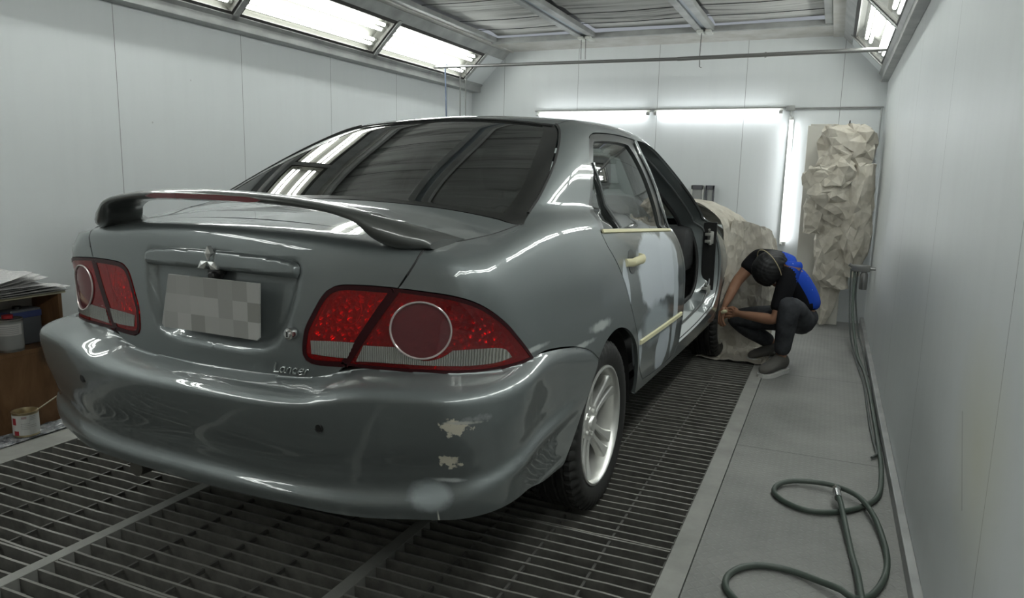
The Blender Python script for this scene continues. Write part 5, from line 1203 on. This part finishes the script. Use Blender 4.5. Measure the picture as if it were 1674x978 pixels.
# clothes
shirt=[[(v('waist')+Vector((0.005,0,-.085)),(.136,.122),'w'),(v('waist'),(.132,.108)),(mid('waist','chest',.5),(.134,.104)),(v('chest'),(.140,.102),'chest'),(v('upper'),(.112,.088),'upper'),(mid('upper','neck',.6),.066)],
 ['upper',(mid('upper','rsh',.7),.072),(v('rsh'),.066),(mid('rsh','rel',.35),.062),(mid('rsh','rel',.62),.060)],
 ['upper',(mid('upper','lsh',.7),.072),(v('lsh'),.066),(mid('lsh','lel',.45),.060),(mid('lsh','lel',.86),.055)]]
SH=freeze(skin('shirt',shirt,BLK,BODY,3)); SH.data.materials.append(BLU)
cz=v('chest')-ORG
for p in SH.data.polygons:
    c=p.center; # blue panels: the back and the front of the trunk, black shoulders and sleeves
    w=Vector(c)+ORG; t=(w-v('pel')).dot((v('upper')-v('pel')).normalized())
    back=(w-mid('waist','upper')).dot(Vector((.75,.1,.55)))
    if t<.44 and back>.02 and w.y>4.76: p.material_index=1
    if t<.30 and back<-.05 and w.z<.60 and w.y>4.80: p.material_index=1
trs=[[(v('waist')+Vector((0,0,-.035)),(.118,.100),'w'),(v('pel'),(.132,.115),'pel')],
 ['pel',(v('lhip'),.105),(mid('lhip','lkn',.5),.086),(v('lkn'),.078),(mid('lkn','lan',.35),.066),(mid('lkn','lan',.75),.054),(mid('lkn','lan',.93),.052)],
 ['pel',(v('rhip'),.105),(mid('rhip','rkn',.5),.086),(v('rkn'),.078),(mid('rkn','ran',.35),.066),(mid('rkn','ran',.75),.054),(mid('rkn','ran',.93),.052)]]
freeze(skin('trousers',trs,JEAN,BODY,2))
# belt line skin and yellow cloth in the back pocket
b=MB(); 
def cloth(u,w_): return (.0+.05*w_+.01*math.sin(9*w_), -.03+.09*u, .13-.13*w_+.012*math.sin(7*u))
o=sheet('pocket_cloth',lambda u,w_:(.105+.055*w_+.012*math.sin(9*u),-.055+.075*u,.40-.13*w_+.012*math.sin(7*u)),14,16,mat('yellow_cloth',(.55,.38,.06),.85),5,.008,BODY,thick=.003)
# mask strap round the head
HP_=[(math.cos(a)*.096,.012+math.sin(a)*.118,.015+.05*math.sin(a)) for a in np.linspace(0,2*PI,40,endpoint=False)]
b=MB(); b.tube([HM_@Vector(p) for p in HP_],.003,6,closed=True); b.build('mask_strap',mat('cream_strap',(.62,.52,.34),.7),BODY,True)
# shoes
def shoe(an,toe,lab):
    d=(Vector(toe)-Vector(an)); d.z=0; d.normalize(); sd=Vector((-d.y,d.x,0)); a0=Vector((an[0],an[1],0))-d*.055
    def ring(t,w,h,z0=0,n=16): 
        c=a0+d*t; out=[]
        for j in range(n):
            q=2*PI*j/n; x=math.cos(q)*w; z=math.sin(q); out.append(c+sd*x+Vector((0,0,z0+(z*.5+.5)**(.8)*h)))
        return [Vector(p)-ORG for p in out]
    prof=[(-.012,.020,.05),(0,.034,.085),(.03,.038,.115),(.07,.038,.115),(.11,.041,.092),(.15,.045,.075),(.19,.048,.063),(.225,.045,.053),(.25,.034,.042),(.262,.015,.026)]
    V=[];n=16
    for t,w,h in prof: V+=ring(t,w,h,.022)
    Fc=[(i*n+j,i*n+(j+1)%n,(i+1)*n+(j+1)%n,(i+1)*n+j) for i in range(len(prof)-1) for j in range(n)]+[tuple(range(n)),tuple((len(prof)-1)*n+j for j in range(n))]
    b=MB(); b.add(V,Fc); s_=b.build('shoe',SHOE,BODY,True); s_.modifiers.new('sub','SUBSURF').render_levels=1
    out=[]; 
    for t,w in ((-.016,.012),(-.008,.030),(.03,.040),(.08,.040),(.14,.046),(.19,.051),(.23,.047),(.257,.034),(.268,.012)): out.append((t,w))
    poly=[a0+d*t+sd*w for t,w in out]+[a0+d*t-sd*w for t,w in out[::-1]]
    V=[p-ORG+Vector((0,0,z)) for z in (.001,.026) for p in poly]; m_=len(poly); b=MB(); b.add(V,[tuple(range(m_-1,-1,-1)),tuple(range(m_,2*m_))]+[(i,(i+1)%m_,m_+(i+1)%m_,m_+i) for i in range(m_)]); b.build('sole',SOLE,s_)
    b=MB()
    for t in (.09,.11,.13): 
        b.tube([a0+d*t+sd*.024-ORG+Vector((0,0,.118-(t-.07)*.45)),a0+d*(t+.004)-ORG+Vector((0,0,.128-(t-.07)*.45)),a0+d*t-sd*.024-ORG+Vector((0,0,.118-(t-.07)*.45))],.0035,6)
    b.build('laces',mat('lace_dark',(.05,.05,.05),.8),s_)
shoe(J['lan'],(-.30,4.60,0),''); shoe(J['ran'],(-.40,5.0,0),'')
# roll of tape held between the fingers
b=MB(); b.tube([(-.568,4.832,.352),(-.585,4.835,.347),(-.60,4.84,.338)],[.009,.013,.010],10); o=b.build('tape_piece',TAPE); tag(o,'small piece of pale yellow tape held in the fingers of the squatting person','tape')
